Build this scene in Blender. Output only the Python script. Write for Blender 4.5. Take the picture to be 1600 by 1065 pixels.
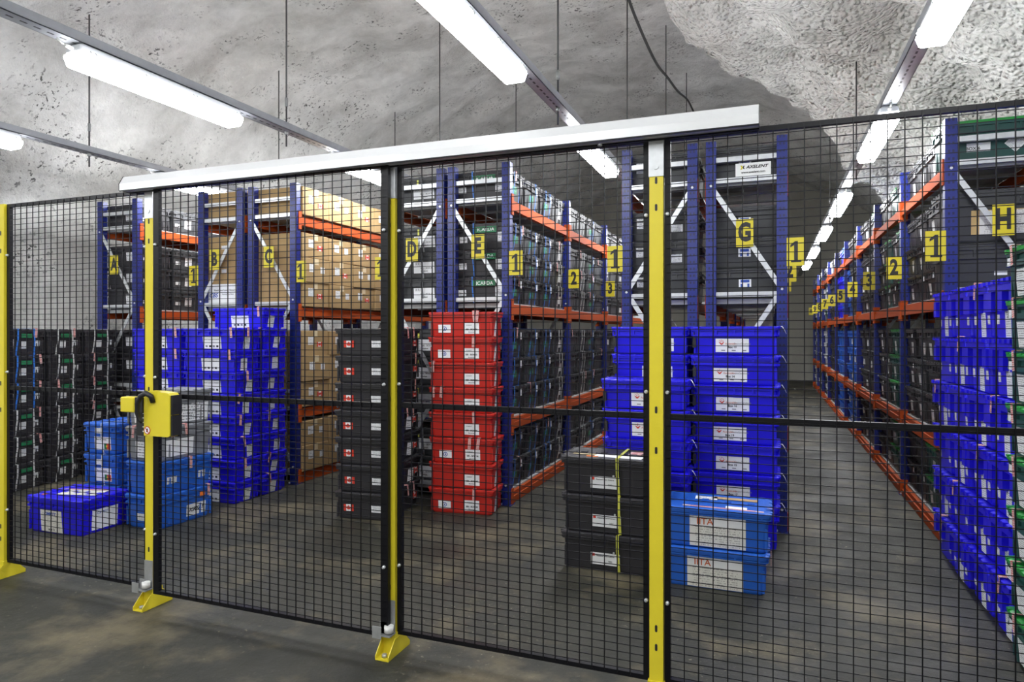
import bpy, bmesh, math, random
from mathutils import Vector, Matrix, noise
R = math.radians
PI = math.pi
rnd = random.Random(7)
for o in list(bpy.data.objects):
    bpy.data.objects.remove(o)
scene = bpy.context.scene
C = scene.collection

# ------------------------------------------------------------------ camera
CAM_H = 1.385
FPX = 1049.0
cd = bpy.data.cameras.new('camera'); cam = bpy.data.objects.new('camera', cd); C.objects.link(cam)
cam.location = (0, 0, CAM_H); cam.rotation_euler = (PI/2, 0, R(21.0))
cd.sensor_fit = 'HORIZONTAL'; cd.sensor_width = 36.0; cd.lens = 36.0*FPX/1600.0
cd.shift_y = -(532.5-520.0)/1600.0
cd.clip_start = 0.05; cd.clip_end = 100
scene.camera = cam
# ------------------------------------------------------------------ world, exposure
w = bpy.data.worlds.new('world'); scene.world = w; w.use_nodes = True
w.node_tree.nodes['Background'].inputs[0].default_value = (0.6, 0.62, 0.65, 1)
w.node_tree.nodes['Background'].inputs[1].default_value = 0.05
scene.view_settings.view_transform = 'Standard'
scene.view_settings.look = 'None'
scene.view_settings.gamma = 1
scene.view_settings.use_curve_mapping = False
scene.view_settings.exposure = 0.55
LAMP = 34.0          # brightness of the lit tubes' covers

# ------------------------------------------------------------------ materials
MATS = {}
def nodes_of(name):
    m = bpy.data.materials.new(name); m.use_nodes = True
    nt = m.node_tree; b = nt.nodes['Principled BSDF']
    MATS[name] = m
    return m, nt, b
def N(nt, t, **kw):
    n = nt.nodes.new(t)
    for k, v in kw.items():
        setattr(n, k, v)
    return n
def bump_noise(nt, b, scale, strength, dist=0.01, coord='Object', detail=4):
    tc = N(nt, 'ShaderNodeTexCoord'); nz = N(nt, 'ShaderNodeTexNoise')
    nz.inputs['Scale'].default_value = scale; nz.inputs['Detail'].default_value = detail
    bp = N(nt, 'ShaderNodeBump'); bp.inputs['Strength'].default_value = strength; bp.inputs['Distance'].default_value = dist
    nt.links.new(tc.outputs[coord], nz.inputs['Vector']); nt.links.new(nz.outputs['Fac'], bp.inputs['Height'])
    nt.links.new(bp.outputs['Normal'], b.inputs['Normal'])
    return tc, nz, bp
def simple(name, col, rough=0.45, metal=0.0, var=0.08, vscale=6.0, bump=0.0, bscale=60, spec=0.5, coat=0.0):
    m, nt, b = nodes_of(name)
    tc = N(nt, 'ShaderNodeTexCoord'); nz = N(nt, 'ShaderNodeTexNoise'); nz.inputs['Scale'].default_value = vscale; nz.inputs['Detail'].default_value = 5
    mr = N(nt, 'ShaderNodeMapRange'); mr.inputs['To Min'].default_value = 1-var; mr.inputs['To Max'].default_value = 1+var
    mx = N(nt, 'ShaderNodeVectorMath', operation='SCALE'); mx.inputs[0].default_value = col
    nt.links.new(tc.outputs['Object'], nz.inputs['Vector']); nt.links.new(nz.outputs['Fac'], mr.inputs['Value'])
    nt.links.new(mr.outputs[0], mx.inputs['Scale']); nt.links.new(mx.outputs[0], b.inputs['Base Color'])
    b.inputs['Roughness'].default_value = rough; b.inputs['Metallic'].default_value = metal
    b.inputs['Specular IOR Level'].default_value = spec
    if coat: b.inputs['Coat Weight'].default_value = coat
    if bump:
        n2 = N(nt, 'ShaderNodeTexNoise'); n2.inputs['Scale'].default_value = bscale
        bp = N(nt, 'ShaderNodeBump'); bp.inputs['Strength'].default_value = bump; bp.inputs['Distance'].default_value = 0.002
        nt.links.new(tc.outputs['Object'], n2.inputs['Vector']); nt.links.new(n2.outputs['Fac'], bp.inputs['Height']); nt.links.new(bp.outputs['Normal'], b.inputs['Normal'])
    return m
simple('blue_plastic', (0.010, 0.0045, 0.62), 0.42, bump=.1)
simple('azure_plastic', (0.014, 0.105, 0.50), 0.45, bump=.1)
simple('red_plastic', (0.46, 0.018, 0.011), 0.42, bump=.1)
simple('black_plastic', (0.022, 0.021, 0.025), 0.5, bump=.15)
simple('charcoal_plastic', (0.038, 0.040, 0.044), 0.5, bump=.15)
simple('green_plastic', (0.012, 0.062, 0.055), 0.45, bump=.1)
simple('leaf_plastic', (0.01, 0.24, 0.035), 0.4, bump=.1)
simple('grey_plastic', (0.20, 0.21, 0.23), 0.5, bump=.1)
simple('white_plastic', (0.62, 0.63, 0.66), 0.5)
simple('cardboard', (0.34, 0.225, 0.10), 0.85, var=.14, bump=.3, bscale=90)
simple('brown_tape', (0.55, 0.38, 0.16), 0.3)
simple('clear_tape', (0.66, 0.55, 0.36), 0.15)
simple('orange_paint', (0.40, 0.064, 0.009), 0.6, bump=.05, spec=.2)
simple('galvanised', (0.62, 0.64, 0.66), 0.38, metal=0.55, var=.16, vscale=40)
simple('dull_galvanised', (0.42, 0.43, 0.43), 0.5, metal=0.6, var=.2, vscale=30)
simple('shelf_edge', (0.45, 0.46, 0.46), 0.6)
simple('shelf_board', (0.10, 0.095, 0.09), 0.7)
simple('yellow_paint', (0.72, 0.60, 0.03), 0.36, var=.04)
simple('black_paint', (0.004, 0.004, 0.006), 0.4, spec=.28)
simple('black_rubber', (0.018, 0.018, 0.02), 0.5)
simple('white_aluminium', (0.78, 0.79, 0.80), 0.3, metal=0.15, var=.03)
simple('white_nylon', (0.8, 0.8, 0.78), 0.3)
simple('paper', (0.80, 0.81, 0.83), 0.7, var=.04, vscale=20)
simple('sign_yellow', (0.60, 0.50, 0.02), 0.45, var=.04)
simple('ink', (0.014, 0.014, 0.016), 0.5)
simple('grey_ink', (0.22, 0.22, 0.24), 0.6)
simple('red_ink', (0.60, 0.04, 0.02), 0.5)
simple('rust_ink', (0.56, 0.12, 0.03), 0.5)
simple('blue_ink', (0.03, 0.08, 0.38), 0.5)
simple('green_sticker', (0.01, 0.16, 0.06), 0.5)
simple('orange_sticker', (0.85, 0.2, 0.02), 0.5)
simple('blue_strap', (0.03, 0.17, 0.60), 0.4)
simple('white_strap', (0.55, 0.56, 0.56), 0.45)
simple('yellow_strap', (0.62, 0.62, 0.08), 0.4)
simple('rod_steel', (0.10, 0.10, 0.10), 0.5, metal=.5)
simple('cable_black', (0.03, 0.03, 0.03), 0.5)
simple('tray_grey', (0.30, 0.31, 0.33), 0.42, metal=.4, var=.2, vscale=12)
simple('lamp_housing', (0.72, 0.74, 0.78), 0.35)

def mat_upright():
    m, nt, b = nodes_of('upright_blue')
    tc = N(nt, 'ShaderNodeTexCoord'); sp = N(nt, 'ShaderNodeSeparateXYZ')
    nt.links.new(tc.outputs['Object'], sp.inputs[0])
    md = N(nt, 'ShaderNodeMath', operation='PINGPONG'); md.inputs[1].default_value = 0.025
    nt.links.new(sp.outputs['Z'], md.inputs[0])
    az = N(nt, 'ShaderNodeMath', operation='LESS_THAN'); az.inputs[1].default_value = 0.0085; nt.links.new(md.outputs[0], az.inputs[0])
    fx = []
    for ax in ('X', 'Y'):
        ab = N(nt, 'ShaderNodeMath', operation='ABSOLUTE'); nt.links.new(sp.outputs[ax], ab.inputs[0])
        sb = N(nt, 'ShaderNodeMath', operation='SUBTRACT'); sb.inputs[1].default_value = 0.012; nt.links.new(ab.outputs[0], sb.inputs[0])
        ab2 = N(nt, 'ShaderNodeMath', operation='ABSOLUTE'); nt.links.new(sb.outputs[0], ab2.inputs[0])
        lt = N(nt, 'ShaderNodeMath', operation='LESS_THAN'); lt.inputs[1].default_value = 0.006; nt.links.new(ab2.outputs[0], lt.inputs[0])
        fx.append(lt)
    mxx = N(nt, 'ShaderNodeMath', operation='MAXIMUM'); nt.links.new(fx[0].outputs[0], mxx.inputs[0]); nt.links.new(fx[1].outputs[0], mxx.inputs[1])
    mu = N(nt, 'ShaderNodeMath', operation='MULTIPLY'); nt.links.new(az.outputs[0], mu.inputs[0]); nt.links.new(mxx.outputs[0], mu.inputs[1])
    mix = N(nt, 'ShaderNodeMix', data_type='RGBA'); mix.inputs['A'].default_value = (0.008, 0.018, 0.17, 1); mix.inputs['B'].default_value = (0.006, 0.008, 0.05, 1)
    nt.links.new(mu.outputs[0], mix.inputs['Factor']); nt.links.new(mix.outputs['Result'], b.inputs['Base Color'])
    b.inputs['Roughness'].default_value = 0.35
mat_upright()

def mat_print(name, base, ink, rows, dens=0.47, uscale=26.0):
    m, nt, b = nodes_of(name)
    uv = N(nt, 'ShaderNodeUVMap'); sp = N(nt, 'ShaderNodeSeparateXYZ'); nt.links.new(uv.outputs[0], sp.inputs[0])
    mv = N(nt, 'ShaderNodeMath', operation='MULTIPLY'); mv.inputs[1].default_value = rows; nt.links.new(sp.outputs['Y'], mv.inputs[0])
    fr = N(nt, 'ShaderNodeMath', operation='FRACT'); nt.links.new(mv.outputs[0], fr.inputs[0])
    fl = N(nt, 'ShaderNodeMath', operation='FLOOR'); nt.links.new(mv.outputs[0], fl.inputs[0])
    ln = N(nt, 'ShaderNodeMath', operation='GREATER_THAN'); ln.inputs[1].default_value = 0.55; nt.links.new(fr.outputs[0], ln.inputs[0])
    mu = N(nt, 'ShaderNodeMath', operation='MULTIPLY'); mu.inputs[1].default_value = uscale; nt.links.new(sp.outputs['X'], mu.inputs[0])
    mf = N(nt, 'ShaderNodeMath', operation='MULTIPLY'); mf.inputs[1].default_value = 7.3; nt.links.new(fl.outputs[0], mf.inputs[0])
    cb = N(nt, 'ShaderNodeCombineXYZ'); nt.links.new(mu.outputs[0], cb.inputs['X']); nt.links.new(mf.outputs[0], cb.inputs['Y'])
    nz = N(nt, 'ShaderNodeTexNoise'); nz.inputs['Scale'].default_value = 1.0; nz.inputs['Detail'].default_value = 2; nt.links.new(cb.outputs[0], nz.inputs['Vector'])
    gt = N(nt, 'ShaderNodeMath', operation='GREATER_THAN'); gt.inputs[1].default_value = dens; nt.links.new(nz.outputs['Fac'], gt.inputs[0])
    a = N(nt, 'ShaderNodeMath', operation='MULTIPLY'); nt.links.new(ln.outputs[0], a.inputs[0]); nt.links.new(gt.outputs[0], a.inputs[1])
    # margins
    pp = N(nt, 'ShaderNodeMath', operation='PINGPONG'); pp.inputs[1].default_value = 0.5; nt.links.new(sp.outputs['X'], pp.inputs[0])
    mg = N(nt, 'ShaderNodeMath', operation='GREATER_THAN'); mg.inputs[1].default_value = 0.1; nt.links.new(pp.outputs[0], mg.inputs[0])
    a2 = N(nt, 'ShaderNodeMath', operation='MULTIPLY'); nt.links.new(a.outputs[0], a2.inputs[0]); nt.links.new(mg.outputs[0], a2.inputs[1])
    mix = N(nt, 'ShaderNodeMix', data_type='RGBA'); mix.inputs['A'].default_value = (*base, 1); mix.inputs['B'].default_value = (*ink, 1)
    nt.links.new(a2.outputs[0], mix.inputs['Factor']); nt.links.new(mix.outputs['Result'], b.inputs['Base Color'])
    b.inputs['Roughness'].default_value = 0.6
mat_print('print_sheet', (0.78, 0.79, 0.81), (0.30, 0.31, 0.33), 6)
mat_print('print_letter', (0.70, 0.69, 0.64), (0.40, 0.39, 0.36), 14, dens=.5, uscale=34)
mat_print('print_strip', (0.74, 0.76, 0.76), (0.30, 0.31, 0.32), 12)
mat_print('print_seal', (0.62, 0.45, 0.43), (0.50, 0.03, 0.03), 9, dens=.4, uscale=4)
mat_print('print_icarda_sub', (0.02, 0.18, 0.08), (0.5, 0.6, 0.5), 2, dens=.6)

def mat_emit():
    m, nt, b = nodes_of('lamp_glow')
    b.inputs['Base Color'].default_value = (0.9, 0.9, 0.92, 1)
    b.inputs['Emission Color'].default_value = (0.96, 0.98, 1.0, 1)
    b.inputs['Emission Strength'].default_value = LAMP
mat_emit()

def mat_rock(name, c1, c2, spots, b1, b2, fine=30):
    m, nt, b = nodes_of(name)
    tc = N(nt, 'ShaderNodeTexCoord')
    def nz(scale, detail=6, rough=.6):
        n = N(nt, 'ShaderNodeTexNoise'); n.inputs['Scale'].default_value = scale; n.inputs['Detail'].default_value = detail; n.inputs['Roughness'].default_value = rough
        nt.links.new(tc.outputs['Object'], n.inputs['Vector']); return n
    a = nz(1.1, 8, .68); cr = N(nt, 'ShaderNodeMapRange'); cr.inputs['From Min'].default_value = .35; cr.inputs['From Max'].default_value = .65
    nt.links.new(a.outputs['Fac'], cr.inputs['Value'])
    mix = N(nt, 'ShaderNodeMix', data_type='RGBA'); mix.inputs['A'].default_value = (*c1, 1); mix.inputs['B'].default_value = (*c2, 1)
    nt.links.new(cr.outputs[0], mix.inputs['Factor'])
    # small dark pits
    s = nz(22, 3); g = N(nt, 'ShaderNodeMapRange'); g.inputs['From Min'].default_value = spots; g.inputs['From Max'].default_value = spots+.05
    nt.links.new(s.outputs['Fac'], g.inputs['Value'])
    s2 = nz(1.6, 3); g2 = N(nt, 'ShaderNodeMapRange'); g2.inputs['From Min'].default_value = .48; g2.inputs['From Max'].default_value = .62
    nt.links.new(s2.outputs['Fac'], g2.inputs['Value'])
    mm = N(nt, 'ShaderNodeMath', operation='MULTIPLY'); nt.links.new(g.outputs[0], mm.inputs[0]); nt.links.new(g2.outputs[0], mm.inputs[1])
    mix2 = N(nt, 'ShaderNodeMix', data_type='RGBA'); mix2.inputs['B'].default_value = (0.10, 0.10, 0.095, 1)
    nt.links.new(mm.outputs[0], mix2.inputs['Factor']); nt.links.new(mix.outputs['Result'], mix2.inputs['A'])
    nt.links.new(mix2.outputs['Result'], b.inputs['Base Color'])
    f = nz(fine, 5, .65 if fine > 20 else .5); bp = N(nt, 'ShaderNodeBump'); bp.inputs['Strength'].default_value = b1; bp.inputs['Distance'].default_value = 0.05
    nt.links.new(f.outputs['Fac'], bp.inputs['Height'])
    if fine < 20:      # sprayed pebbly skin
        vo = N(nt, 'ShaderNodeTexVoronoi'); vo.feature = 'SMOOTH_F1'; vo.inputs['Scale'].default_value = 27; nt.links.new(tc.outputs['Object'], vo.inputs['Vector'])
        ad = N(nt, 'ShaderNodeMath', operation='SUBTRACT'); sc_ = N(nt, 'ShaderNodeMath', operation='MULTIPLY'); sc_.inputs[1].default_value = .5; nt.links.new(f.outputs['Fac'], sc_.inputs[0]); nt.links.new(sc_.outputs[0], ad.inputs[0]); nt.links.new(vo.outputs['Distance'], ad.inputs[1])
        nt.links.new(ad.outputs[0], bp.inputs['Height']); bp.inputs['Distance'].default_value = 0.055
    f2 = nz(5, 4); bp2 = N(nt, 'ShaderNodeBump'); bp2.inputs['Strength'].default_value = b2; bp2.inputs['Distance'].default_value = 0.08
    nt.links.new(f2.outputs['Fac'], bp2.inputs['Height']); nt.links.new(bp.outputs['Normal'], bp2.inputs['Normal'])
    nt.links.new(bp2.outputs['Normal'], b.inputs['Normal'])
    b.inputs['Roughness'].default_value = 0.85
mat_rock('shotcrete', (0.50, 0.495, 0.47), (0.86, 0.855, 0.83), .58, .6, .6)
mat_rock('rough_shotcrete', (0.54, 0.535, 0.50), (0.90, 0.895, 0.86), .62, 1.0, .9, fine=11)
mat_rock('end_wall_plaster', (0.40, 0.39, 0.34), (0.46, 0.45, 0.40), .70, .15, .15)

def mat_floor():
    m, nt, b = nodes_of('floor_concrete')
    tc = N(nt, 'ShaderNodeTexCoord')
    def nz(scale, detail=6, rough=.6):
        n = N(nt, 'ShaderNodeTexNoise'); n.inputs['Scale'].default_value = scale; n.inputs['Detail'].default_value = detail; n.inputs['Roughness'].default_value = rough
        nt.links.new(tc.outputs['Object'], n.inputs['Vector']); return n
    def ramp(src, lo, hi):
        g = N(nt, 'ShaderNodeMapRange'); g.inputs['From Min'].default_value = lo; g.inputs['From Max'].default_value = hi
        nt.links.new(src.outputs['Fac'], g.inputs['Value']); return g
    def mix(fac, a, bb):
        x = N(nt, 'ShaderNodeMix', data_type='RGBA')
        if isinstance(a, tuple): x.inputs['A'].default_value = (*a, 1)
        else: nt.links.new(a, x.inputs['A'])
        x.inputs['B'].default_value = (*bb, 1); nt.links.new(fac, x.inputs['Factor']); return x.outputs['Result']
    c = mix(ramp(nz(3.5), .35, .7).outputs[0], (0.014, 0.0148, 0.0100), (0.030, 0.029, 0.0195))
    c = mix(ramp(nz(1.5, 8, .65), .50, .66).outputs[0], c, (0.120, 0.100, 0.058))
    sp = ramp(nz(34, 5, .75), .60, .68)
    ar = ramp(nz(1.2, 3), .45, .6)
    mm = N(nt, 'ShaderNodeMath', operation='MULTIPLY'); nt.links.new(sp.outputs[0], mm.inputs[0]); nt.links.new(ar.outputs[0], mm.inputs[1])
    c = mix(mm.outputs[0], c, (0.26, 0.235, 0.165))
    c = mix(ramp(nz(28, 4, .7), .68, .72).outputs[0], c, (0.01, 0.01, 0.01))
    nt.links.new(c, b.inputs['Base Color'])
    rr = ramp(nz(2.0), .3, .7); rr.inputs['To Min'].default_value = .42; rr.inputs['To Max'].default_value = .75
    nt.links.new(rr.outputs[0], b.inputs['Roughness'])
    bp = N(nt, 'ShaderNodeBump'); bp.inputs['Strength'].default_value = .45; bp.inputs['Distance'].default_value = 0.008
    nt.links.new(nz(26, 6, .7).outputs['Fac'], bp.inputs['Height']); nt.links.new(bp.outputs['Normal'], b.inputs['Normal'])
mat_floor()

# ------------------------------------------------------------------ mesh helpers
class MB:
    def __init__(s):
        s.bm = bmesh.new(); s.uv = s.bm.loops.layers.uv.new('UVMap'); s.mats = []; s.T = (0, 0, 0)
    def mi(s, m):
        if m is None: return 0
        if m not in s.mats: s.mats.append(m)
        return s.mats.index(m)
    def face(s, pts, m=None, uv=None, smooth=False):
        vs = [s.bm.verts.new(p) for p in pts]
        f = s.bm.faces.new(vs); f.material_index = s.mi(m); f.smooth = smooth
        if uv:
            for l, u in zip(f.loops, uv): l[s.uv].uv = u
        return f
    def box(s, x0, x1, y0, y1, z0, z1, m=None, M=None):
        P = [Vector(p) for p in ((x0,y0,z0),(x1,y0,z0),(x1,y1,z0),(x0,y1,z0),(x0,y0,z1),(x1,y0,z1),(x1,y1,z1),(x0,y1,z1))]
        if M: P = [M @ p for p in P]
        vs = [s.bm.verts.new(p) for p in P]
        k = s.mi(m)
        for q in ((0,3,2,1),(4,5,6,7),(0,1,5,4),(1,2,6,5),(2,3,7,6),(3,0,4,7)):
            f = s.bm.faces.new([vs[i] for i in q]); f.material_index = k
            for l, u in zip(f.loops, ((0,0),(1,0),(1,1),(0,1))): l[s.uv].uv = u
    def bar(s, a, b, w, h, m=None, up=(0,0,1)):
        a, b = Vector(a), Vector(b); d = b-a; L = d.length; d.normalize()
        u = Vector(up)
        if abs(d.dot(u)) > .99: u = Vector((1,0,0))
        sd = d.cross(u).normalized(); u = sd.cross(d).normalized()
        M = Matrix((( d.x, sd.x, u.x, a.x),( d.y, sd.y, u.y, a.y),( d.z, sd.z, u.z, a.z),(0,0,0,1)))
        s.box(0, L, -w/2, w/2, -h/2, h/2, m, M)
    def tube(s, pts, r, n=8, m=None, cap=True):
        pts = [Vector(p) for p in pts]; rings = []; k = s.mi(m)
        ref = Vector((0.13, 0.31, 0.94)).normalized()
        for i, p in enumerate(pts):
            d = (pts[min(i+1, len(pts)-1)]-pts[max(i-1, 0)]).normalized()
            a = d.cross(ref)
            if a.length < .2: a = d.cross(Vector((1,0,0)))
            a.normalize(); b = d.cross(a).normalized()
            rr = r[i] if isinstance(r, (list, tuple)) else r
            rings.append([s.bm.verts.new(p+rr*(a*math.cos(2*PI*j/n)+b*math.sin(2*PI*j/n))) for j in range(n)])
        for A, B in zip(rings, rings[1:]):
            for j in range(n):
                f = s.bm.faces.new((A[j], A[(j+1)%n], B[(j+1)%n], B[j])); f.material_index = k; f.smooth = True
        if cap:
            for q in (rings[0][::-1], rings[-1]):
                f = s.bm.faces.new(q); f.material_index = k
    def loft(s, L, W, prof, r=.03, n=3, m=None, cap_top=True, cap_bot=True):
        """stack of rounded rectangles; prof = (z, inset)"""
        k = s.mi(m); rings = []
        for z, ins in prof:
            a, b = L/2-ins, W/2-ins; rr = max(r-ins*.3, .004); ring = []
            for cx, cy, a0 in ((a-rr, b-rr, 0), (-a+rr, b-rr, 90), (-a+rr, -b+rr, 180), (a-rr, -b+rr, 270)):
                for i in range(n+1):
                    t = R(a0+90*i/n); ring.append(s.bm.verts.new((s.T[0]+cx+rr*math.cos(t), s.T[1]+cy+rr*math.sin(t), s.T[2]+z)))
            rings.append(ring)
        K = len(rings[0])
        for A, B in zip(rings, rings[1:]):
            for j in range(K):
                f = s.bm.faces.new((A[j], A[(j+1)%K], B[(j+1)%K], B[j])); f.material_index = k
        if cap_bot: s.bm.faces.new(rings[0][::-1]).material_index = k
        if cap_top: s.bm.faces.new(rings[-1]).material_index = k
    def prism(s, pts2, y0, y1, m=None, plane='xz', M=None):
        """outline in a plane pushed from y0 to y1"""
        def P(p, t):
            v = Vector((p[0], t, p[1])) if plane == 'xz' else (Vector((t, p[0], p[1])) if plane == 'yz' else Vector((p[0], p[1], t)))
            return M @ v if M else v
        k = s.mi(m)
        A = [s.bm.verts.new(P(p, y0)) for p in pts2]; B = [s.bm.verts.new(P(p, y1)) for p in pts2]
        n = len(A)
        for q in (A, B[::-1]):
            s.bm.faces.new(q).material_index = k
        for i in range(n):
            s.bm.faces.new((A[i], B[i], B[(i+1)%n], A[(i+1)%n])).material_index = k
    def mesh(s, name, mats):
        me = bpy.data.meshes.new(name)
        bmesh.ops.recalc_face_normals(s.bm, faces=s.bm.faces)
        s.bm.to_mesh(me); s.bm.free()
        if s.mats: mats = s.mats
        if isinstance(mats, str): mats = [mats]
        for m in mats: me.materials.append(MATS[m])
        return me
def ob(name, me, parent=None, loc=(0,0,0), rot=(0,0,0)):
    o = bpy.data.objects.new(name, me); C.objects.link(o)
    o.location = loc; o.rotation_euler = rot
    if parent is not None: o.parent = parent
    return o
LABELS = {}
def tag(o, label, cat, group=None):
    o['label'] = label; o['category'] = cat
    if group: o['group'] = group
    LABELS[label] = LABELS.get(label, 0)+1
    return o
def root(name, label, cat, loc=(0,0,0), rz=0, group=None):
    o = bpy.data.objects.new(name, None); o.empty_display_size = .05; C.objects.link(o)
    o.location = loc; o.rotation_euler = (0, 0, rz)
    return tag(o, label, cat, group)
def struct(name, me, loc=(0,0,0)):
    o = ob(name, me, None, loc); o['kind'] = 'structure'; return o
CACHE = {}
def cached(key, fn):
    if key not in CACHE: CACHE[key] = fn()
    return CACHE[key]
def text_mesh(txt, size, mat, sx=1.0, bold=0.0, shear=0.0):
    """text standing in the xz plane, facing -y, centred"""
    def mk():
        cu = bpy.data.curves.new('lettering', 'FONT'); cu.body = txt; cu.size = size; cu.extrude = 0.0006
        cu.align_x = 'CENTER'; cu.align_y = 'CENTER'; cu.offset = bold; cu.shear = shear; cu.resolution_u = 3
        t = bpy.data.objects.new('lettering', cu); C.objects.link(t)
        bpy.context.view_layer.update()
        me = bpy.data.meshes.new_from_object(t.evaluated_get(bpy.context.evaluated_depsgraph_get()))
        bpy.data.objects.remove(t)
        me.transform(Matrix.Rotation(PI/2, 4, 'X') @ Matrix.Diagonal((sx, 1, 1, 1)))
        me.materials.clear(); me.materials.append(MATS[mat]); return me
    return cached(('txt', txt, size, mat, sx, bold, shear), mk)

# ------------------------------------------------------------------ tunnel shell
XL, XR, YN, YF = -7.6, 3.6, -3.2, 21.7
def sst(a, b, x):
    t = max(0, min(1, (x-a)/(b-a))); return t*t*(3-2*t)
def vault(x, y):
    pk = min(4.5+.2*(max(y, 1.0)-3), 6.2)
    cx, hw = -2.0, 5.6
    u = min(abs((x-cx)/hw), 1)
    z = 2.2+(pk-2.2)*math.sqrt(max(0, 1-u**2.3))
    def pl(t, P):
        if t <= P[0][0]: return P[0][1]
        for (a, b), (c, d) in zip(P, P[1:]):
            if t <= c: return b+(d-b)*(t-a)/(c-a)
        return P[-1][1]
    rk = pl(x, ((-1.6, 5.1), (-1.04, 4.85), (-.58, 4.6), (-.02, 4.38), (.53, 4.12), (1.52, 3.7), (2.6, 3.0), (3.6, 2.2)))
    ye = pl(x, ((-1.75, -3), (-1.5, 4), (-1.3, 6.2), (-1.04, 7.5), (-.58, 8.65), (-.02, 9.1), (.53, 9.8), (1.52, 12.2), (3, 15), (3.6, 16)))
    m = sst(-1.75, -1.35, x)*(1-sst(-.25, .3, y-ye))
    lo = min(z, rk)
    return z*(1-m)+lo*m, m
def disp(p, m):
    a = noise.fractal(p*0.55, .9, 2.2, 4)*0.16
    b = noise.fractal(p*1.9+Vector((5, 3, 1)), .8, 2.1, 4)*0.06
    k = 1.0+1.0*m
    c = noise.fractal(p*6+Vector((1, 7, 2)), .8, 2.1, 3)*0.02*(1+1.5*m)
    return a*k+b*k+c
def shell():
    ys = []; y = YN
    while y < YF+.3:
        ys.append(y); y += .09 if 2 < y < 13 else .22
    def grid(name, prof, mat_fn, mats):
        bm = bmesh.new(); rows = []
        for y in ys:
            row = []
            for t in prof:
                if t[0] == 'L': p = Vector((XL, y, t[1])); nrm = Vector((1, 0, 0)); m = 0
                elif t[0] == 'R': p = Vector((XR, y, t[1])); nrm = Vector((-1, 0, 0)); m = vault(XR, y)[1]
                else:
                    z, m = vault(t[1], y); p = Vector((t[1], y, z)); u_ = max(-1, min(1, (-2-t[1])/5.6)); nrm = Vector((u_, 0, -math.sqrt(1-u_*u_)))
                row.append((bm.verts.new(p+nrm*disp(p, m)), m))
            rows.append(row)
        for A, B in zip(rows, rows[1:]):
            for i in range(len(A)-1):
                f = bm.faces.new((A[i][0], A[i+1][0], B[i+1][0], B[i][0])); f.smooth = True
                f.material_index = 1 if (A[i][1] > .4 and len(mats) > 1) else 0
        me = bpy.data.meshes.new(name); bmesh.ops.recalc_face_normals(bm, faces=bm.faces); bm.to_mesh(me); bm.free()
        for q in mats: me.materials.append(MATS[q])
        struct(name, me)
    nx = 120
    arc = [('C', -2+5.6*math.sin(-PI/2+PI*i/nx)) for i in range(nx+1)]
    grid('ceiling', arc, None, ['shotcrete', 'rough_shotcrete'])
    grid('wall_left', [('L', 2.2*i/22) for i in range(23)], None, ['shotcrete'])
    grid('wall_right', [('R', 2.2*i/22) for i in range(23)], None, ['rough_shotcrete'])
    for nm, y, s in (('wall_back', 21.5, 0), ('wall_front', -3.0, 0)):
        mb = MB(); mb.box(-8.2, 4.2, y if y > 0 else y-.2, y+.2 if y > 0 else y, 0, 6.9); struct(nm, mb.mesh(nm, 'end_wall_plaster'))
    mb = MB(); mb.box(-8.2, 4.2, -3.2, 21.7, -.2, 0); struct('floor', mb.mesh('floor', 'floor_concrete'))
shell()

# ------------------------------------------------------------------ lamp rails, lamps, hangers
def rail(x, name_label):
    mb = MB()
    z0, z1 = 3.0, 3.055; wd = .05
    mb.box(x-wd, x+wd, -2.6, 20.8, z0, z0+.004)
    mb.box(x-wd, x-wd+.004, -2.6, 20.8, z0, z1); mb.box(x+wd-.004, x+wd, -2.6, 20.8, z0, z1)
    y = -2.5
    for f in mb.bm.faces: f.material_index = mb.mi('tray_grey')
    while y < 19:
        mb.box(x-.006, x+.006, y, y+.035, z0-.0012, z0+.001, 'ink'); y += .07
    o = ob('lamp_rail', mb.mesh('lamp_rail', 'tray_grey')); tag(o, name_label, 'cable tray', 'grey lamp rails under the rock ceiling')
RX = {'right': .79, 'centre': -1.42, 'left': -3.62, 'far': -5.72}
RN = {'right': 'over the aisle between racks G and H', 'centre': 'over the aisle between racks E and F',
      'left': 'over the aisle between racks C and D', 'far': 'over the aisle between racks A and B'}
for k, x in RX.items():
    rail(x, 'long grey perforated steel lamp rail hung '+RN[k])
def lamp_meshes(L=1.22):
    h = MB(); h.loft(.13, L, [(0, .012), (.012, 0), (.045, .004), (.06, .02)], r=.02)
    d = MB(); d.loft(.15, L+.01, [(-.066, .024), (-.058, .013), (-.012, 0), (0, .002)], r=.012)
    c = MB()
    c.tube([(.067, -.014, .024), (.080, -.016, .004), (.078, 0, -.022), (.080, .016, .004), (.067, .014, .024)], .003, 5)
    c.tube([(.072, -.010, .010), (.084, 0, -.004), (.072, .010, .010)], .0025, 5)
    e = MB(); e.tube([(0.0, -L/2-.045, .03), (0.0, -L/2+.01, .03)], .011, 8); e.tube([(0, -L/2-.03, .03), (.0, -L/2-.06, .035), (0, -L/2-.09, .052)], .005, 6)
    return h.mesh('housing', 'lamp_housing'), d.mesh('diffuser', 'lamp_glow'), c.mesh('clip', 'dull_galvanised'), e.mesh('cable_gland', 'white_nylon')
LM = lamp_meshes()
def lamp(x, y, label):
    t = root('fluorescent_lamp', label, 'ceiling lamp', (x, y, 2.938), 0, 'fluorescent tube lamps under the rails')
    for nm, me in zip(('housing', 'diffuser', 'clip', 'cable_gland'), LM):
        if nm != 'clip': ob(nm, me, t); continue
        for sd in (0, PI):
            for i in range(4): ob('clip', me, t, (0, -.54+i*.36, 0), (0, 0, sd))
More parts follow.
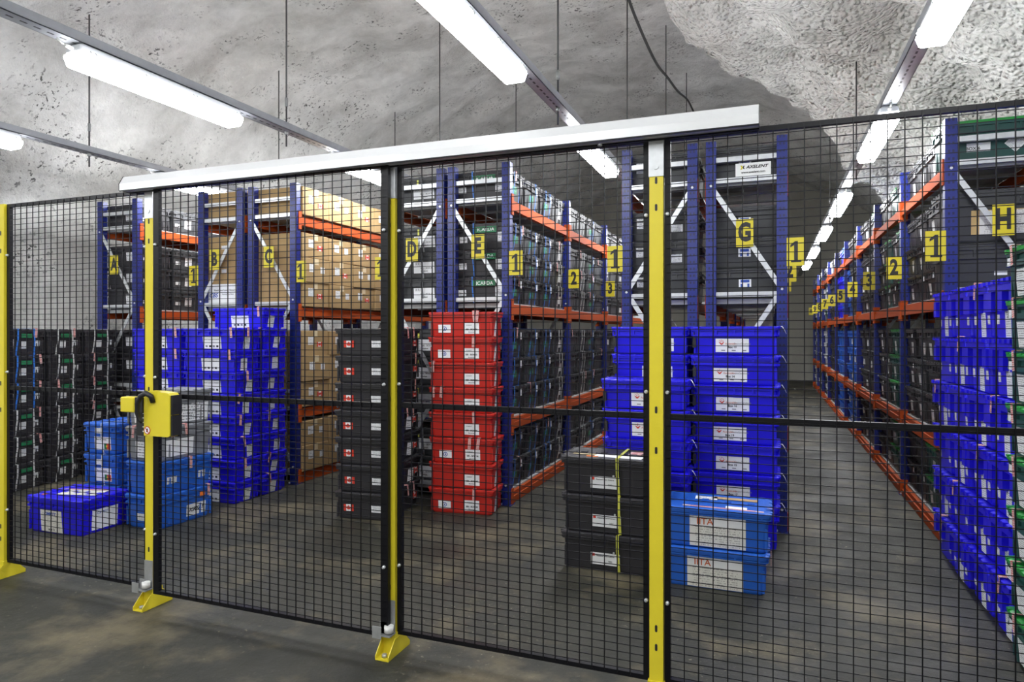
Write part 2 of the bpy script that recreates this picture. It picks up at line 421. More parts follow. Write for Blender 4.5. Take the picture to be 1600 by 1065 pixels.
ORD = ['first', 'second', 'third', 'fourth', 'fifth', 'sixth', 'seventh', 'eighth', 'ninth', 'tenth']
LY = {'right': [3.45, 6.0, 8.95, 11.5, 14.1, 16.7], 'centre': [3.15, 5.75, 8.2, 10.8, 13.4], 'left': [3.22, 5.65, 8.1, 10.6], 'far': [3.05, 5.6, 8.1]}
WHERE = {'right': 'on the rail above aisle G-H', 'centre': 'on the rail above aisle E-F', 'left': 'on the rail above aisle C-D', 'far': 'on the rail above aisle A-B'}
for k in LY:
    for i, y in enumerate(LY[k]):
        lamp(RX[k], y, 'lit white tube lamp, %s from the front %s' % (ORD[i], WHERE[k]))
    for j, y in enumerate((.6, -1.7)):
        lamp(RX[k], y, 'lit white tube lamp %s the viewer %s' % ('beside' if j == 0 else 'behind', WHERE[k]))
def rod(x, y, label, below=.12, r=.007):
    z1 = vault(x, y)[0]+.1
    mb = MB(); mb.tube([(0, 0, 3.0-below), (0, 0, z1)], r, 8)
    o = ob('hanging_rod', mb.mesh('hanging_rod', 'rod_steel'), None, (x, y, 0)); tag(o, label, 'hanging rod', 'threaded rods holding the lamp rails')
    nb = MB(); nb.tube([(0, 0, 2.975), (0, 0, 3.0)], .016, 6); nb.tube([(0, 0, 3.2), (0, 0, 3.27)], .013, 8)
    ob('nut', nb.mesh('nut', 'dull_galvanised'), o)
for x, y, l in ((-5.72, 4.28, 'thin dark rod behind the brightest left lamp, ending under the far left rail'),
                (-3.62, 4.38, 'thick dark rod reaching the left rail past the end of its lamp'),
                (-5.72, 6.78, 'short rod just left of the thick dark rod, farther back'),
                (-5.72, 9.56, 'short thin rod rising behind the middle of the white door track'),
                (-3.62, 7.06, 'tall thin rod left of the large centre lamp'),
                (-1.42, 4.62, 'slightly slanted rod to the right of the large centre lamp'),
                (-1.42, 7.13, 'tall straight rod where the black cable starts'),
                (-1.42, 10.0, 'thin rod crossing the black cable'),
                (-1.42, 12.6, 'thin rod farthest back behind the black cable'),
                (.79, 7.33, 'pale rod beside the right hand lamp rail'),
                (-3.62, 9.6, 'faint thin rod above the middle of the white door track'),
                (.79, 10.4, 'short faint rod above the far end of rack G')):
    rod(x, y, l)
mb = MB()
CP = [Vector(p) for p in ((-1.46, 6.7, 5.35), (-1.42, 7.13, 5.0), (-1.41, 8.0, 4.93), (-1.41, 9.07, 4.98), (-1.40, 10.0, 5.13), (-1.41, 11.3, 5.36), (-1.41, 12.6, 5.65), (-1.41, 13.6, 5.76), (-1.3, 15.0, 5.6))]
def crom(P, n=6):
    out = []
    for i in range(len(P)-1):
        a, b, c, d = P[max(i-1, 0)], P[i], P[i+1], P[min(i+2, len(P)-1)]
        for k in range(n):
            t = k/n; out.append(.5*((2*b)+(c-a)*t+(2*a-5*b+4*c-d)*t*t+(3*b-a-3*c+d)*t**3))
    return out+[P[-1]]
mb.tube(crom(CP), .017, 8)
tag(ob('hanging_cable', mb.mesh('hanging_cable', 'cable_black')), 'black cable drooping across the rods near the rough rock', 'cable')

# ------------------------------------------------------------------ racks
LV = [.10, .70, 1.63, 2.48]     # shelf tops
TOP = 2.76
def upright_mesh():
    m = MB(); w, d, t = .07, .06, .004
    m.box(-w/2, w/2, -d/2, -d/2+t, 0, TOP); m.box(-w/2, -w/2+t, -d/2+t, d/2, 0, TOP); m.box(w/2-t, w/2, -d/2+t, d/2, 0, TOP)
    m.box(-w/2+t, -w/2+.018, d/2-t, d/2, 0, TOP); m.box(w/2-.018, w/2-t, d/2-t, d/2, 0, TOP)
    return m.mesh('upright', 'upright_blue')
UPR = upright_mesh()
def foot_mesh():
    m = MB(); m.box(-.05, .05, -.05, .05, 0, .006, 'upright_blue'); m.tube([(-.035, -.038, .004), (-.035, -.038, .02)], .008, 6, 'galvanised')
    return m.mesh('foot_plate', 'upright_blue')
FOOT = foot_mesh()
def frame_bracing(wd, flip):
    m = MB(); a, b = -wd/2+.035, wd/2-.035
    if flip: a, b = b, a
    for z in (2.625, 2.475, 1.66, .85, .12):
        m.box(-wd/2+.035, wd/2-.035, -.018, .012, z-.017, z+.017)
    # zig-zag
    zz = [(2.44, a), (1.69, b), (.93, a), (.16, b)]
    for (z0, x0), (z1, x1) in zip(zz, zz[1:]):
        m.bar((x0, -.022, z0), (x1, -.022, z1), .008, .034, up=(0, -1, 0) if False else (0, 0, 1))
    for z, x in zz: m.tube([(x, -.036, z), (x, -.024, z)], .009, 6)
    return m.mesh('bracing', 'galvanised')
def beam_mesh(L, side):
    m = MB()
    m.box(-.02, .02, .035, L-.035, -.095, -.045); m.box(-.02 if side > 0 else -.008, .008 if side > 0 else .02, .035, L-.035, -.045, -.012)
    return m.mesh('beam', 'orange_paint')
def conn_mesh():
    m = MB(); m.box(-.028, .028, .034, .042, -.14, .03); m.box(.022, .030, 0, .04, -.14, .03); m.box(-.030, -.022, 0, .04, -.14, .03)
    return m.mesh('connector', 'orange_paint')
def shelf_mesh(L, wd):
    m = MB(); n = 4
    for i in range(n):
        y0 = .04+i*(L-.08)/n; m.box(-wd/2+.045, wd/2-.045, y0+.003, y0+(L-.08)/n-.003, -.012, 0)
        m.box(-wd/2+.045, wd/2-.045, y0+.003, y0+.01, -.035, -.012)
    return m.mesh('shelf', 'shelf_edge')
RACK = {}
def rack(letter, x0, x1, y0, bay, n, flip, label):
    wd = x1-x0; xc = (x0+x1)/2
    t = root('storage_rack', label, 'storage rack', (xc, y0, 0), 0, None)
    for i in range(n+1):
        for x in (-wd/2+.035, wd/2-.035):
            u = ob('upright', UPR, t, (x, i*bay, 0)); ob('foot_plate', FOOT, u)
        ob('bracing', cached(('br', round(wd, 3), flip), lambda: frame_bracing(wd, flip)), t, (0, i*bay, 0))
        for z in LV:
            if i == n: break
            for s in (-1, 1):
                b = ob('beam', cached(('bm', bay, s), lambda: beam_mesh(bay, s)), t, (s*(wd/2-.022), i*bay, z))
                ob('connector', cached('cn', conn_mesh), b); ob('connector', cached('cn', conn_mesh), b, (0, bay, 0), (0, 0, PI))
            ob('shelf', cached(('sh', bay, round(wd, 3)), lambda: shelf_mesh(bay, wd)), t, (0, i*bay, z))
    RACK[letter] = (xc, y0, bay, wd)
Y0 = 5.05
rack('A', -6.59, -6.02, Y0, 1.7, 1, False, 'blue and orange storage rack nearest the left rock wall, lettered A')
rack('B', -5.21, -4.66, Y0, 1.7, 1, True, 'blue storage rack lettered B, holding brown cartons and a white carton')
rack('C', -4.595, -4.04, Y0, 1.7, 2, False, 'storage rack lettered C, filled with brown cartons')
rack('D', -3.09, -2.535, Y0, 1.7, 1, True, 'storage rack lettered D, left of the red tote stack')
rack('E', -2.50, -1.945, Y0, 1.7, 4, False, 'long rack lettered E with strapped dark totes')
rack('F', -1.04, -.49, Y0, 1.55, 1, True, 'rack between aisle E-F and rack G, behind the tall yellow post')
rack('G', -.43, .115, Y0, 1.55, 4, False, 'storage rack lettered G behind the blue totes with grain labels')
rack('H', 1.05, 1.60, Y0, 1.55, 9, False, 'longest rack along the right side, lettered H, running to the far wall')

# ------------------------------------------------------------------ boxes
CF = .68      # where the collar starts, as a share of the height
def tote_body_mesh(L, W, H, mat):
    cf = CF
    def mk():
        m = MB()
        if cf < .55:      # tall collar with deep pockets
            m.loft(L, W, [(0, .034), (.012, .030), (H*cf, .026), (H*cf, .034), (H*.90, .034)], r=.028)
            m.loft(L, W, [(H*.80, .035), (H*.80, .001), (H*.90, .001)], r=.028)
            for s in (-1, 1):
                for y in (-W*.42, 0, W*.42): m.box(s*(L/2-.016)-.015, s*(L/2-.016)+.015, y-.030, y+.030, H*cf, H*.81)
                for x in (-L*.42, -L*.14, L*.14, L*.42): m.box(x-.03, x+.03, s*(W/2-.016)-.015, s*(W/2-.016)+.015, H*cf, H*.81)
            return m.mesh('body', mat)
        m.loft(L, W, [(0, .033), (.012, .028), (H*cf, .016), (H*cf, .003), (H*(cf+.035), .003), (H*(cf+.035), .014), (H*.85, .014), (H*.85, .003), (H*.90, .003)], r=.028)
        z0, z1 = H*(cf+.035), H*.85
        nx = max(3, int(L/.10)); ny = max(3, int(W/.085))
        for i in range(nx):
            x = -L/2+.05+(L-.1)*i/(nx-1)
            for s in (-1, 1): m.box(x-.005, x+.005, s*(W/2-.009)-.0065, s*(W/2-.009)+.0065, z0, z1)
        for i in range(ny):
            y = -W/2+.045+(W-.09)*i/(ny-1)
            for s in (-1, 1): m.box(s*(L/2-.009)-.0065, s*(L/2-.009)+.0065, y-.006, y+.006, z0, z1)
        for s in (-1, 1):   # hand hold on the short ends, rib on the lower wall
            m.box(s*(L/2-.011)-.010, s*(L/2-.011)+.010, -.06, .06, H*(cf-.02), H*(cf+.08))
            for y in (-W*.27, W*.27): m.box(s*(L/2-.025)-.007, s*(L/2-.025)+.007, y-.006, y+.006, H*.06, H*.60)
            for x in ((-L*.25, L*.25) if cf < .6 else (-L*.45, L*.45)): m.box(x-.006, x+.006, s*(W/2-.025)-.006, s*(W/2-.025)+.006, H*.06, H*.60)
        return m.mesh('body', mat)
    return cached(('body', L, W, H, mat, cf), mk)
def tote_lid_mesh(L, W, H, mat):
    cf = CF
    def mk():
        m = MB()
        m.loft(L, W, [(H*.905, .006), (H*.905, -.001), (H*.965, -.001), (H*.985, .012), (H*.985, .030), (H*.972, .036)], r=.028)
        n = 9
        for i in range(n):      # interlocking teeth where the two halves meet
            x = -L/2+.045+(L-.09)*i/(n-1); d = .016 if i % 2 else -.016
            m.box(x-L/n*.28, x+L/n*.28, d-.02, d+.02, H*.965, H*.995)
        k = max(4, int(L/.09))
        for i in range(k):      # hinge knuckles on the long sides
            x = -L/2+.05+(L-.1)*i/(k-1)
            for s in (-1, 1):
                m.tube([(x-.016, s*(W/2-.004), H*.952), (x+.016, s*(W/2-.004), H*.952)], .0065, 6)
        k = max(4, int(W/.07)); e = .008 if cf < .55 else 0
        for i in range(k):
            y = -W/2+.04+(W-.08)*i/(k-1)
            for s in (-1, 1): m.box(s*(L/2-.006)-.009-e, s*(L/2-.006)+.009+e, y-.014-e*.6, y+.014+e*.6, H*.955-e, H*.992)
        return m.mesh('lid', mat)
    return cached(('lid', L, W, H, mat, cf), mk)
def tote_far_mesh(L, W, H, mat, lidmat):
    def mk():
        m = MB()
        m.loft(L, W, [(0, .03), (H*.62, .02), (H*.62, .003), (H*.68, .003), (H*.68, .016), (H*.84, .014), (H*.84, .003), (H*.9, .003)], r=.028, n=2, m=mat)
        m.loft(L, W, [(H*.905, .004), (H*.965, 0), (H*.985, .012)], r=.028, n=2, m=lidmat)
        for y in (-.1, 0, .1):
            for s in (-1, 1): m.box(s*(L/2-.009)-.006, s*(L/2-.009)+.006, y-.006, y+.006, H*.68, H*.84, mat)
        m.box(-L/2+.012, -L/2+.026, -.05, .03, H*.2, H*.5, 'print_sheet')
        return m.mesh('storage_tote', mat)
    return cached(('far', L, W, H, mat, lidmat), mk)
def wall_inset(H, z):     # how far the tapered side lies inside the outline
    if CF < .55 and z < H*CF: return .030-.004*(z/(H*CF))
    if z < H*CF: return .028-(.012)*(z/(H*CF))
    if z > H*.9: return .001
    return .003
def plate_mesh(w, h, mat, t=.0016):
    def mk():
        m = MB(); m.box(-w/2, w/2, -t, 0, -h/2, h/2); return m.mesh('label', mat)
    return cached(('pl', w, h, mat, t), mk)
def side_xf(L, W, H, side, u, z):
    ins = wall_inset(H, z)-.0005
    if side == 'f': return (u, -W/2+ins, z), 0
    if side == 'b': return (-u, W/2-ins, z), PI
    if side == 'r': return (L/2-ins, u, z), PI/2
    return (-L/2+ins, -u, z), -PI/2
def sticker(t, L, W, H, side, u, v, w, h, mat, name='label', lab=None, roll=0):
    z = v*H
    p, rz = side_xf(L, W, H, side, u, z)
    lean = math.atan2(.012 if CF > .55 else .004, CF*H) if v < CF else 0
    # children written with the parent's own frame; lean keeps the sheet on the tapered wall
    o = ob(name, plate_mesh(round(w, 4), round(h, 4), mat), t, p)
    o.rotation_euler = (Matrix.Rotation(rz, 4, 'Z') @ Matrix.Rotation(lean, 4, 'X') @ Matrix.Rotation(roll, 4, 'Y')).to_euler()
    if lab: o['label'] = lab
    return o
def lettering(o, txt, size, mat='ink', dx=0, dz=0, sx=1.0, bold=0.0, shear=0.0, y=-.0022):
    return ob('lettering', text_mesh(txt, size, mat, sx, bold, shear), o, (dx, y, dz))
LEAF = [(0,1),(.2,.62),(.42,.72),(.34,.2),(.62,.48),(.7,.28),(1,.34),(.88,.02),(1,-.1),(.5,-.5),(.55,-.68),(.06,-.6),(.05,-1),(-.05,-1),(-.06,-.6),(-.55,-.68),(-.5,-.5),(-1,-.1),(-.88,.02),(-1,.34),(-.7,.28),(-.62,.48),(-.34,.2),(-.42,.72),(-.2,.62)]
def flag_mesh(w, h):
    def mk():
        m = MB(); m.box(-w/2, -w/4, -.0022, 0, -h/2, h/2, 'red_ink'); m.box(w/4, w/2, -.0022, 0, -h/2, h/2, 'red_ink')
        m.box(-w/4, w/4, -.002, 0, -h/2, h/2, 'paper'); s = h*.40
        m.prism([(x*s, z*s) for x, z in LEAF], -.0032, -.002, 'red_ink'); return m.mesh('flag_sticker', 'paper')
    return cached(('flag', w, h), mk)
def grain_logo_mesh(s):
    def mk():
        m = MB()
        m.prism([(-1*s, .25*s), (-.55*s, .15*s), (0, -.3*s), (.55*s, .15*s), (1*s, .25*s), (.2*s, -.75*s), (-.2*s, -.75*s)], -.0030, -.0016)
        for x, z, r in ((-.5, .62, .16), (0, .9, .2), (.5, .55, .22), (-.15, .35, .2), (-.75, .8, .12)):
            m.prism([((x+r*math.cos(k*PI/3))*s, (z+.6*r*math.sin(k*PI/3))*s) for k in range(6)], -.0030, -.0016)
        return m.mesh('emblem', 'red_ink')
    return cached(('gl', s), mk)
def strap_mesh(L, W, H, offs, wd, mat, along='x'):
    """thin bands round the tote: along='x' runs over top and down both x ends at y = offs"""
    def mk():
        m = MB()
        for k, y in enumerate(offs):
            a = L/2+.003 if along == 'x' else W/2+.003; b = a-.004; lo = a-.03; tl = .02 if k % 2 else -.006
            def seg(p, q):
                if along == 'x': m.bar(p, q, wd, .002, up=(-(q[2]-p[2]) or 0, 0, (q[0]-p[0])) if abs(q[0]-p[0]) > 1e-6 or 1 else (0,0,1))
                else: m.bar((-p[1], p[0], p[2]), (-q[1], q[0], q[2]), wd, .002, up=(0, -(q[2]-p[2]), (q[0]-p[0])))
            seg((-a, y, H*1.0), (a, y, H*1.0))
            for s in (-1, 1):
                seg((s*a, y, H*1.0), (s*(a+.001), y+tl*.3, H*.6))
                seg((s*(a+.001), y+tl*.3, H*.6), (s*(a-.02), y+tl, H*.02))
        return m.mesh('strap', mat)
    return cached(('st', L, W, H, tuple(offs), wd, mat, along), mk)
def seal_mesh():
    def mk():
        m = MB(); m.box(-.011, .011, -.003, -.001, -.075, .008); m.box(-.011, .011, -.003, .03, .008, .010); return m.mesh('security_seal', 'print_seal')
    return cached('seal', mk)
def seal(t, L, W, H, side, u, roll=0):
    if side == 'f': p, rz = (u, -W/2-.006, H*.99), 0
    elif side == 'r': p, rz = (L/2+.006, u, H*.99), PI/2
    else: p, rz = (-L/2-.006, -u, H*.99), -PI/2
    o = ob('security_seal', seal_mesh(), t, p); o.rotation_euler = (Matrix.Rotation(rz, 4, 'Z') @ Matrix.Rotation(roll, 4, 'Y')).to_euler()
    o['label'] = 'red and white printed seal tape'
def tote(L, W, H, mat, loc, rz, label, group, lidmat=None, name='storage_tote'):
    t = root(name, label, 'storage box', loc, rz, group)
    ob('body', tote_body_mesh(L, W, H, mat), t)
    l = ob('lid', tote_lid_mesh(L, W, H, lidmat or mat), t)
    if lidmat and lidmat != mat: l['label'] = 'bright green lid'
    return t
def carton_mesh(L, W, H, mat='cardboard'):
    def mk():
        m = MB(); m.loft(L, W, [(0, .004), (.004, 0), (H-.004, 0), (H, .004)], r=.006, n=1); return m.mesh('body', mat)
    return cached(('ct', L, W, H, mat), mk)
def carton_flap_mesh(L, W, H):
    def mk():
        m = MB(); m.box(-L/2, L/2, -.03, .03, H, H+.001); m.box(L/2, L/2+.001, -.03, .03, H*.75, H+.001); m.box(-L/2-.001, -L/2, -.03, .03, H*.75, H+.001)
        m.box(-L/2, -L/2+.002, -W/2, -.001, H-.0, H+.0012); return m.mesh('packing_tape', 'clear_tape')
    return cached(('cf', L, W, H), mk)
def carton(L, W, H, loc, rz, label, group, mat='cardboard'):
    t = root('cardboard_carton', label, 'carton', loc, rz, group)
    ob('body', carton_mesh(L, W, H, mat), t)
    if mat == 'cardboard': ob('packing_tape', carton_flap_mesh(L, W, H), t)
    return t
def carton_sticker(t, L, W, side, u, z, w, h, mat='print_sheet', me=None, name='label'):
    p, rz = {'f': ((u, -W/2+.0005, z), 0), 'r': ((L/2-.0005, u, z), PI/2), 'l': ((-L/2+.0005, -u, z), -PI/2)}[side]
    return ob(name, me or plate_mesh(w, h, mat), t, p, (0, 0, rz))

# ---- filling the racks
SHELFN = ['bottom shelf', 'lower shelf', 'middle shelf', 'top shelf']
ROWN = {0: 'bottom', 1: 'second', 2: 'third', 3: 'fourth'}
def lab_rack(kind, letter, bay, col, lv, row, nrow, ncol=4):
    r = 'only row' if nrow == 1 else ('bottom row' if row == 0 else ('top row' if row == nrow-1 else 'middle row'))
    s = '%s, rack %s%s, %s, %s, %s from front' % (kind, letter, ' bay %d' % (bay+1) if bay is not None else '', SHELFN[lv].replace(' shelf', ' level'), r, ORD[col])
    return s
ROWS = [2, 3, 3, 1]
ROWH = [.235, .24, .222, .245]
def fill_totes(letter, bays, cols, side, style):
    xc, y0, bay, wd = RACK[letter]
    L = .515; nb = 4; cw = (bay-.075)/nb; W = round(cw-.012, 3)
    for b in bays:
        for c in cols:
            for lv in range(4):
                for row in range(ROWS[lv]):
                    H = ROWH[lv]
                    x = xc-side*.012+rnd.uniform(-.006, .006); y = y0+b*bay+.0375+cw*(c+.5); z = LV[lv]+.001+row*H
                    style(letter, b, c, lv, row, L, W, H, (x, y, z))
STUFF = MB()
def stuff_tote(L, W, H, p, mt, lm, mark=False):
    STUFF.T = p; x, y, z = p
    STUFF.loft(L, W, [(0, .03), (H*.62, .02), (H*.62, .003), (H*.68, .003), (H*.68, .016), (H*.84, .014), (H*.84, .003), (H*.9, .003)], r=.028, n=1, m=mt)
    STUFF.loft(L, W, [(H*.905, .004), (H*.965, 0), (H*.985, .012)], r=.028, n=1, m=lm)
    for yy in (-.1, -.04, .04, .1):
        for s in (-1, 1):
            STUFF.box(x+s*(L/2-.009)-.006, x+s*(L/2-.009)+.006, y+yy-.006, y+yy+.006, z+H*.68, z+H*.84, mt)
            STUFF.box(x+s*(L/2-.008)-.010, x+s*(L/2-.008)+.010, y+yy-.016, y+yy+.012, z+H*.95, z+H*.995, lm)
    if mark:
        for s in (-1, 1): STUFF.box(x+s*(L/2-.02)-.006, x+s*(L/2-.02)+.006, y-.05, y+.03, z+H*.2, z+H*.5, 'print_sheet')
def grp(letter, lv): return 'totes on the %s of rack %s' % (SHELFN[lv], letter)
def style_E(letter, b, c, lv, row, L, W, H, p):
    if b > 1:
        stuff_tote(L, W, H, p, 'charcoal_plastic' if c % 2 else 'black_plastic', 'black_plastic', (c+row) % 2 == 0); return
    t = tote(L, W, H, 'charcoal_plastic' if c % 2 or b else 'black_plastic', p, 0, lab_rack('strapped tote', letter, b, c, lv, row, ROWS[lv]), grp(letter, lv))
    k = b*4+c
    if k < 3: ob('strap', strap_mesh(L, W, H, (-.075, .045), .012, 'blue_strap'), t)
    elif k in (3, 5, 8): ob('strap', strap_mesh(L, W, H, (-.04, .05), .011, 'white_strap'), t)
    elif k == 6: ob('strap', strap_mesh(L, W, H, (-.02, .05), .009, 'blue_strap'), t)
    if k < 3 or k == 6:
        s = sticker(t, L, W, H, 'r', -.02, .42, .10, .06, 'print_icarda_sub', 'label', 'green printed sticker')
        sticker(t, L, W, H, 'r', .09, .75, .035, .06, 'print_sheet')
    elif k % 3 == 0: sticker(t, L, W, H, 'r', .05, .4, .06, .08, 'print_sheet')
    if b == 0 and c == 0:
        g = sticker(t, L, W, H, 'f', .03, .74, .21, .05, 'green_sticker', 'name_sticker', 'green sticker reading ICARDA')
        lettering(g, 'ICARDA', .042, 'paper', .01, 0, 1.0)
        q = sticker(t, L, W, H, 'f', -.17, .40, .07, .05, 'paper'); lettering(q, 'Box %d' % (12+lv*3+row), .02, 'ink')
        sticker(t, L, W, H, 'f', .19, .45, .12, .085, 'print_sheet')
        ob('blue_band', strap_mesh(L, W, H, (.07,), .010, 'blue_strap', 'y'), t)
    if rnd.random() < .25: seal(t, L, W, H, 'r', rnd.uniform(-.12, .12), rnd.uniform(-.2, .2))
fill_totes('E', (0, 1, 2), range(4), 1, style_E)
def style_D(letter, b, c, lv, row, L, W, H, p):
    if c > 0: stuff_tote(L, W, H, p, 'charcoal_plastic', 'charcoal_plastic'); return
    t = tote(L, W, H, 'charcoal_plastic', p, 0, lab_rack('charcoal tote', letter, None, c, lv, row, ROWS[lv]), grp(letter, lv))
    if c == 0:
        s = sticker(t, L, W, H, 'f', .03, .42, .20, .095, 'paper', 'label', 'white label with IRRI heading'); lettering(s, 'IRRI', .032, 'grey_ink', -.06, .03)
        lettering(s, 'IRRI - BOX %d' % (3+lv*2+row), .020, 'ink', .02, -.005); lettering(s, 'Genebank', .016, 'ink', .0, -.03)
        if lv != 1: ob('strap', strap_mesh(L, W, H, (-.02,), .014, 'grey_plastic', 'y'), t)
        if rnd.random() < .7: sticker(t, L, W, H, 'f', -.02, .78, .016, .05, 'yellow_strap', 'tag')
fill_totes('D', (0,), (0, 1), -1, style_D)
def style_F(letter, b, c, lv, row, L, W, H, p):
    if c > 0 or lv < 2: stuff_tote(L, W, H, p, 'charcoal_plastic', 'charcoal_plastic'); return
    t = tote(L, W, H, 'charcoal_plastic', p, 0, lab_rack('charcoal tote', letter, None, c, lv, row, ROWS[lv]), grp(letter, lv))
    if c == 0:
        sticker(t, L, W, H, 'f', -.12, .62, .14, .075, 'print_sheet')
        if row: sticker(t, L, W, H, 'f', .10, .4, .10, .06, 'print_sheet')
fill_totes('F', (0,), (0, 1), -1, style_F)
def style_G(letter, b, c, lv, row, L, W, H, p):
    if c > 0 or lv < 2: stuff_tote(L, W, H, p, 'charcoal_plastic', 'charcoal_plastic'); return
    t = tote(L, W, H, 'charcoal_plastic', p, 0, lab_rack('slate grey tote', letter, b, c, lv, row, ROWS[lv]), grp(letter, lv))
    if c == 0:
        s = sticker(t, L, W, H, 'f', .0, .50, .085, .06, 'paper', 'label', 'white label with blue blocks')
        m = cached('blueblk', lambda: (lambda k: (k.box(-.03, .03, -.003, -.0016, .006, .026), k.box(-.03, -.016, -.003, -.0016, -.026, -.002), k.box(.016, .03, -.003, -.0016, -.026, -.002), k)[-1])(MB()).mesh('emblem', 'blue_ink'))
        ob('emblem', m, s)
fill_totes('G', (0,), (0, 1), 1, style_G)
def style_A(letter, b, c, lv, row, L, W, H, p):
    if c > 2 or lv == 0 or (c == 2 and lv < 2): stuff_tote(L, W, H, p, 'charcoal_plastic', 'charcoal_plastic', True); return
    t = tote(L, W, H, 'black_plastic' if c % 2 == 0 else 'charcoal_plastic', p, 0, lab_rack('dark tote', letter, None, c, lv, row, ROWS[lv]), grp(letter, lv))
    sticker(t, L, W, H, 'r', .02, .46, .09, .10, 'print_sheet'); sticker(t, L, W, H, 'r', -.12, .35, .06, .035, 'print_sheet')
    if c == 0: sticker(t, L, W, H, 'f', .08, .5, .10, .10, 'print_sheet')
fill_totes('A', (0,), range(4), 1, style_A)
# cartons of rack C and B
def fill_cartons(letter, cols, side):
    xc, y0, bay, wd = RACK[letter]; cw = (bay-.08)/4
    for c in cols:
        for lv in range(4):
            for row in range(ROWS[lv]):
                H = [.235, .235, .23, .27][lv]-rnd.choice((0, .004, .008))
                L, W = .54, round(cw-.012, 3)
                p = (xc+side*.02+rnd.uniform(-.008, .008), y0+.04+cw*(c+.5), LV[lv]+.001+row*[.235, .235, .23, .27][lv])
                H = round(H, 3)
                white = letter == 'B' and c == 0 and lv == 2 and row == 0
                t = carton(L, W, H, p, rnd.uniform(-.008, .008), lab_rack('white printed carton' if white else 'brown carton', letter, None, c, lv, row, ROWS[lv]),
                           'cartons on the %s of rack %s' % (SHELFN[lv], letter), 'paper' if white else 'cardboard')
                if white:
                    ob('lettering', text_mesh('CBS', .06, 'blue_ink', 1, .001, .3), t, (-.13, -W/2-.0015, .12))
                    ob('lettering', text_mesh('World Plant Genetic Resources', .022, 'ink'), t, (0.02, -W/2-.0015, .17))
                    ob('lettering', text_mesh('National Seed Bank', .018, 'grey_ink'), t, (0.05, -W/2-.0015, .13))
                    continue
                if c == 0 and letter == 'B': carton_sticker(t, L, W, 'f', 0.0, H*.55, .06, .035)
                if side > 0:
                    carton_sticker(t, L, W, 'r', -.07, H*.6, .075, .075)
                    if (c+row) % 2 == 0 and lv >= 1:
                        f = ob('flag_sticker', flag_mesh(.075, .045), t, (L/2-.0005, .06, H*.45), (0, 0, PI/2)); f['label'] = 'red and white maple leaf flag'
                    else: carton_sticker(t, L, W, 'r', .09, H*.55, .06, .06)
fill_cartons('C', range(4), 1)
fill_cartons('B', (0, 1), -1)
# rack H: many kinds
HK = {'black': ('black_plastic', 'black_plastic', 'black tote'), 'green': ('green_plastic', 'leaf_plastic', 'green lidded tote'),
      'grey': ('charcoal_plastic', 'charcoal_plastic', 'charcoal tote'), 'azure': ('azure_plastic', 'azure_plastic', 'light blue tote'),
      'white': ('white_plastic', 'white_plastic', 'white tote'), 'blue': ('blue_plastic', 'blue_plastic', 'deep blue tote')}
HB = [['gGgB', 'kkgk', 'kkkk', 'bkgk'], ['GGkk', 'GGkk', 'GkGk', 'kGkk'], ['kkkk', 'kkkk', 'kkkk', 'Gkkk'], ['aaaa', 'aaaa', 'kkka', 'kkkk'],
      ['aaaa', 'aaaa', 'aabb', 'aabk'], ['kkkk', 'kkkk', 'kkkk', 'kwkw']]
KEY = {'k': 'black', 'g': 'grey', 'G': 'green', 'b': 'blue', 'a': 'azure', 'w': 'white', 'B': 'black'}
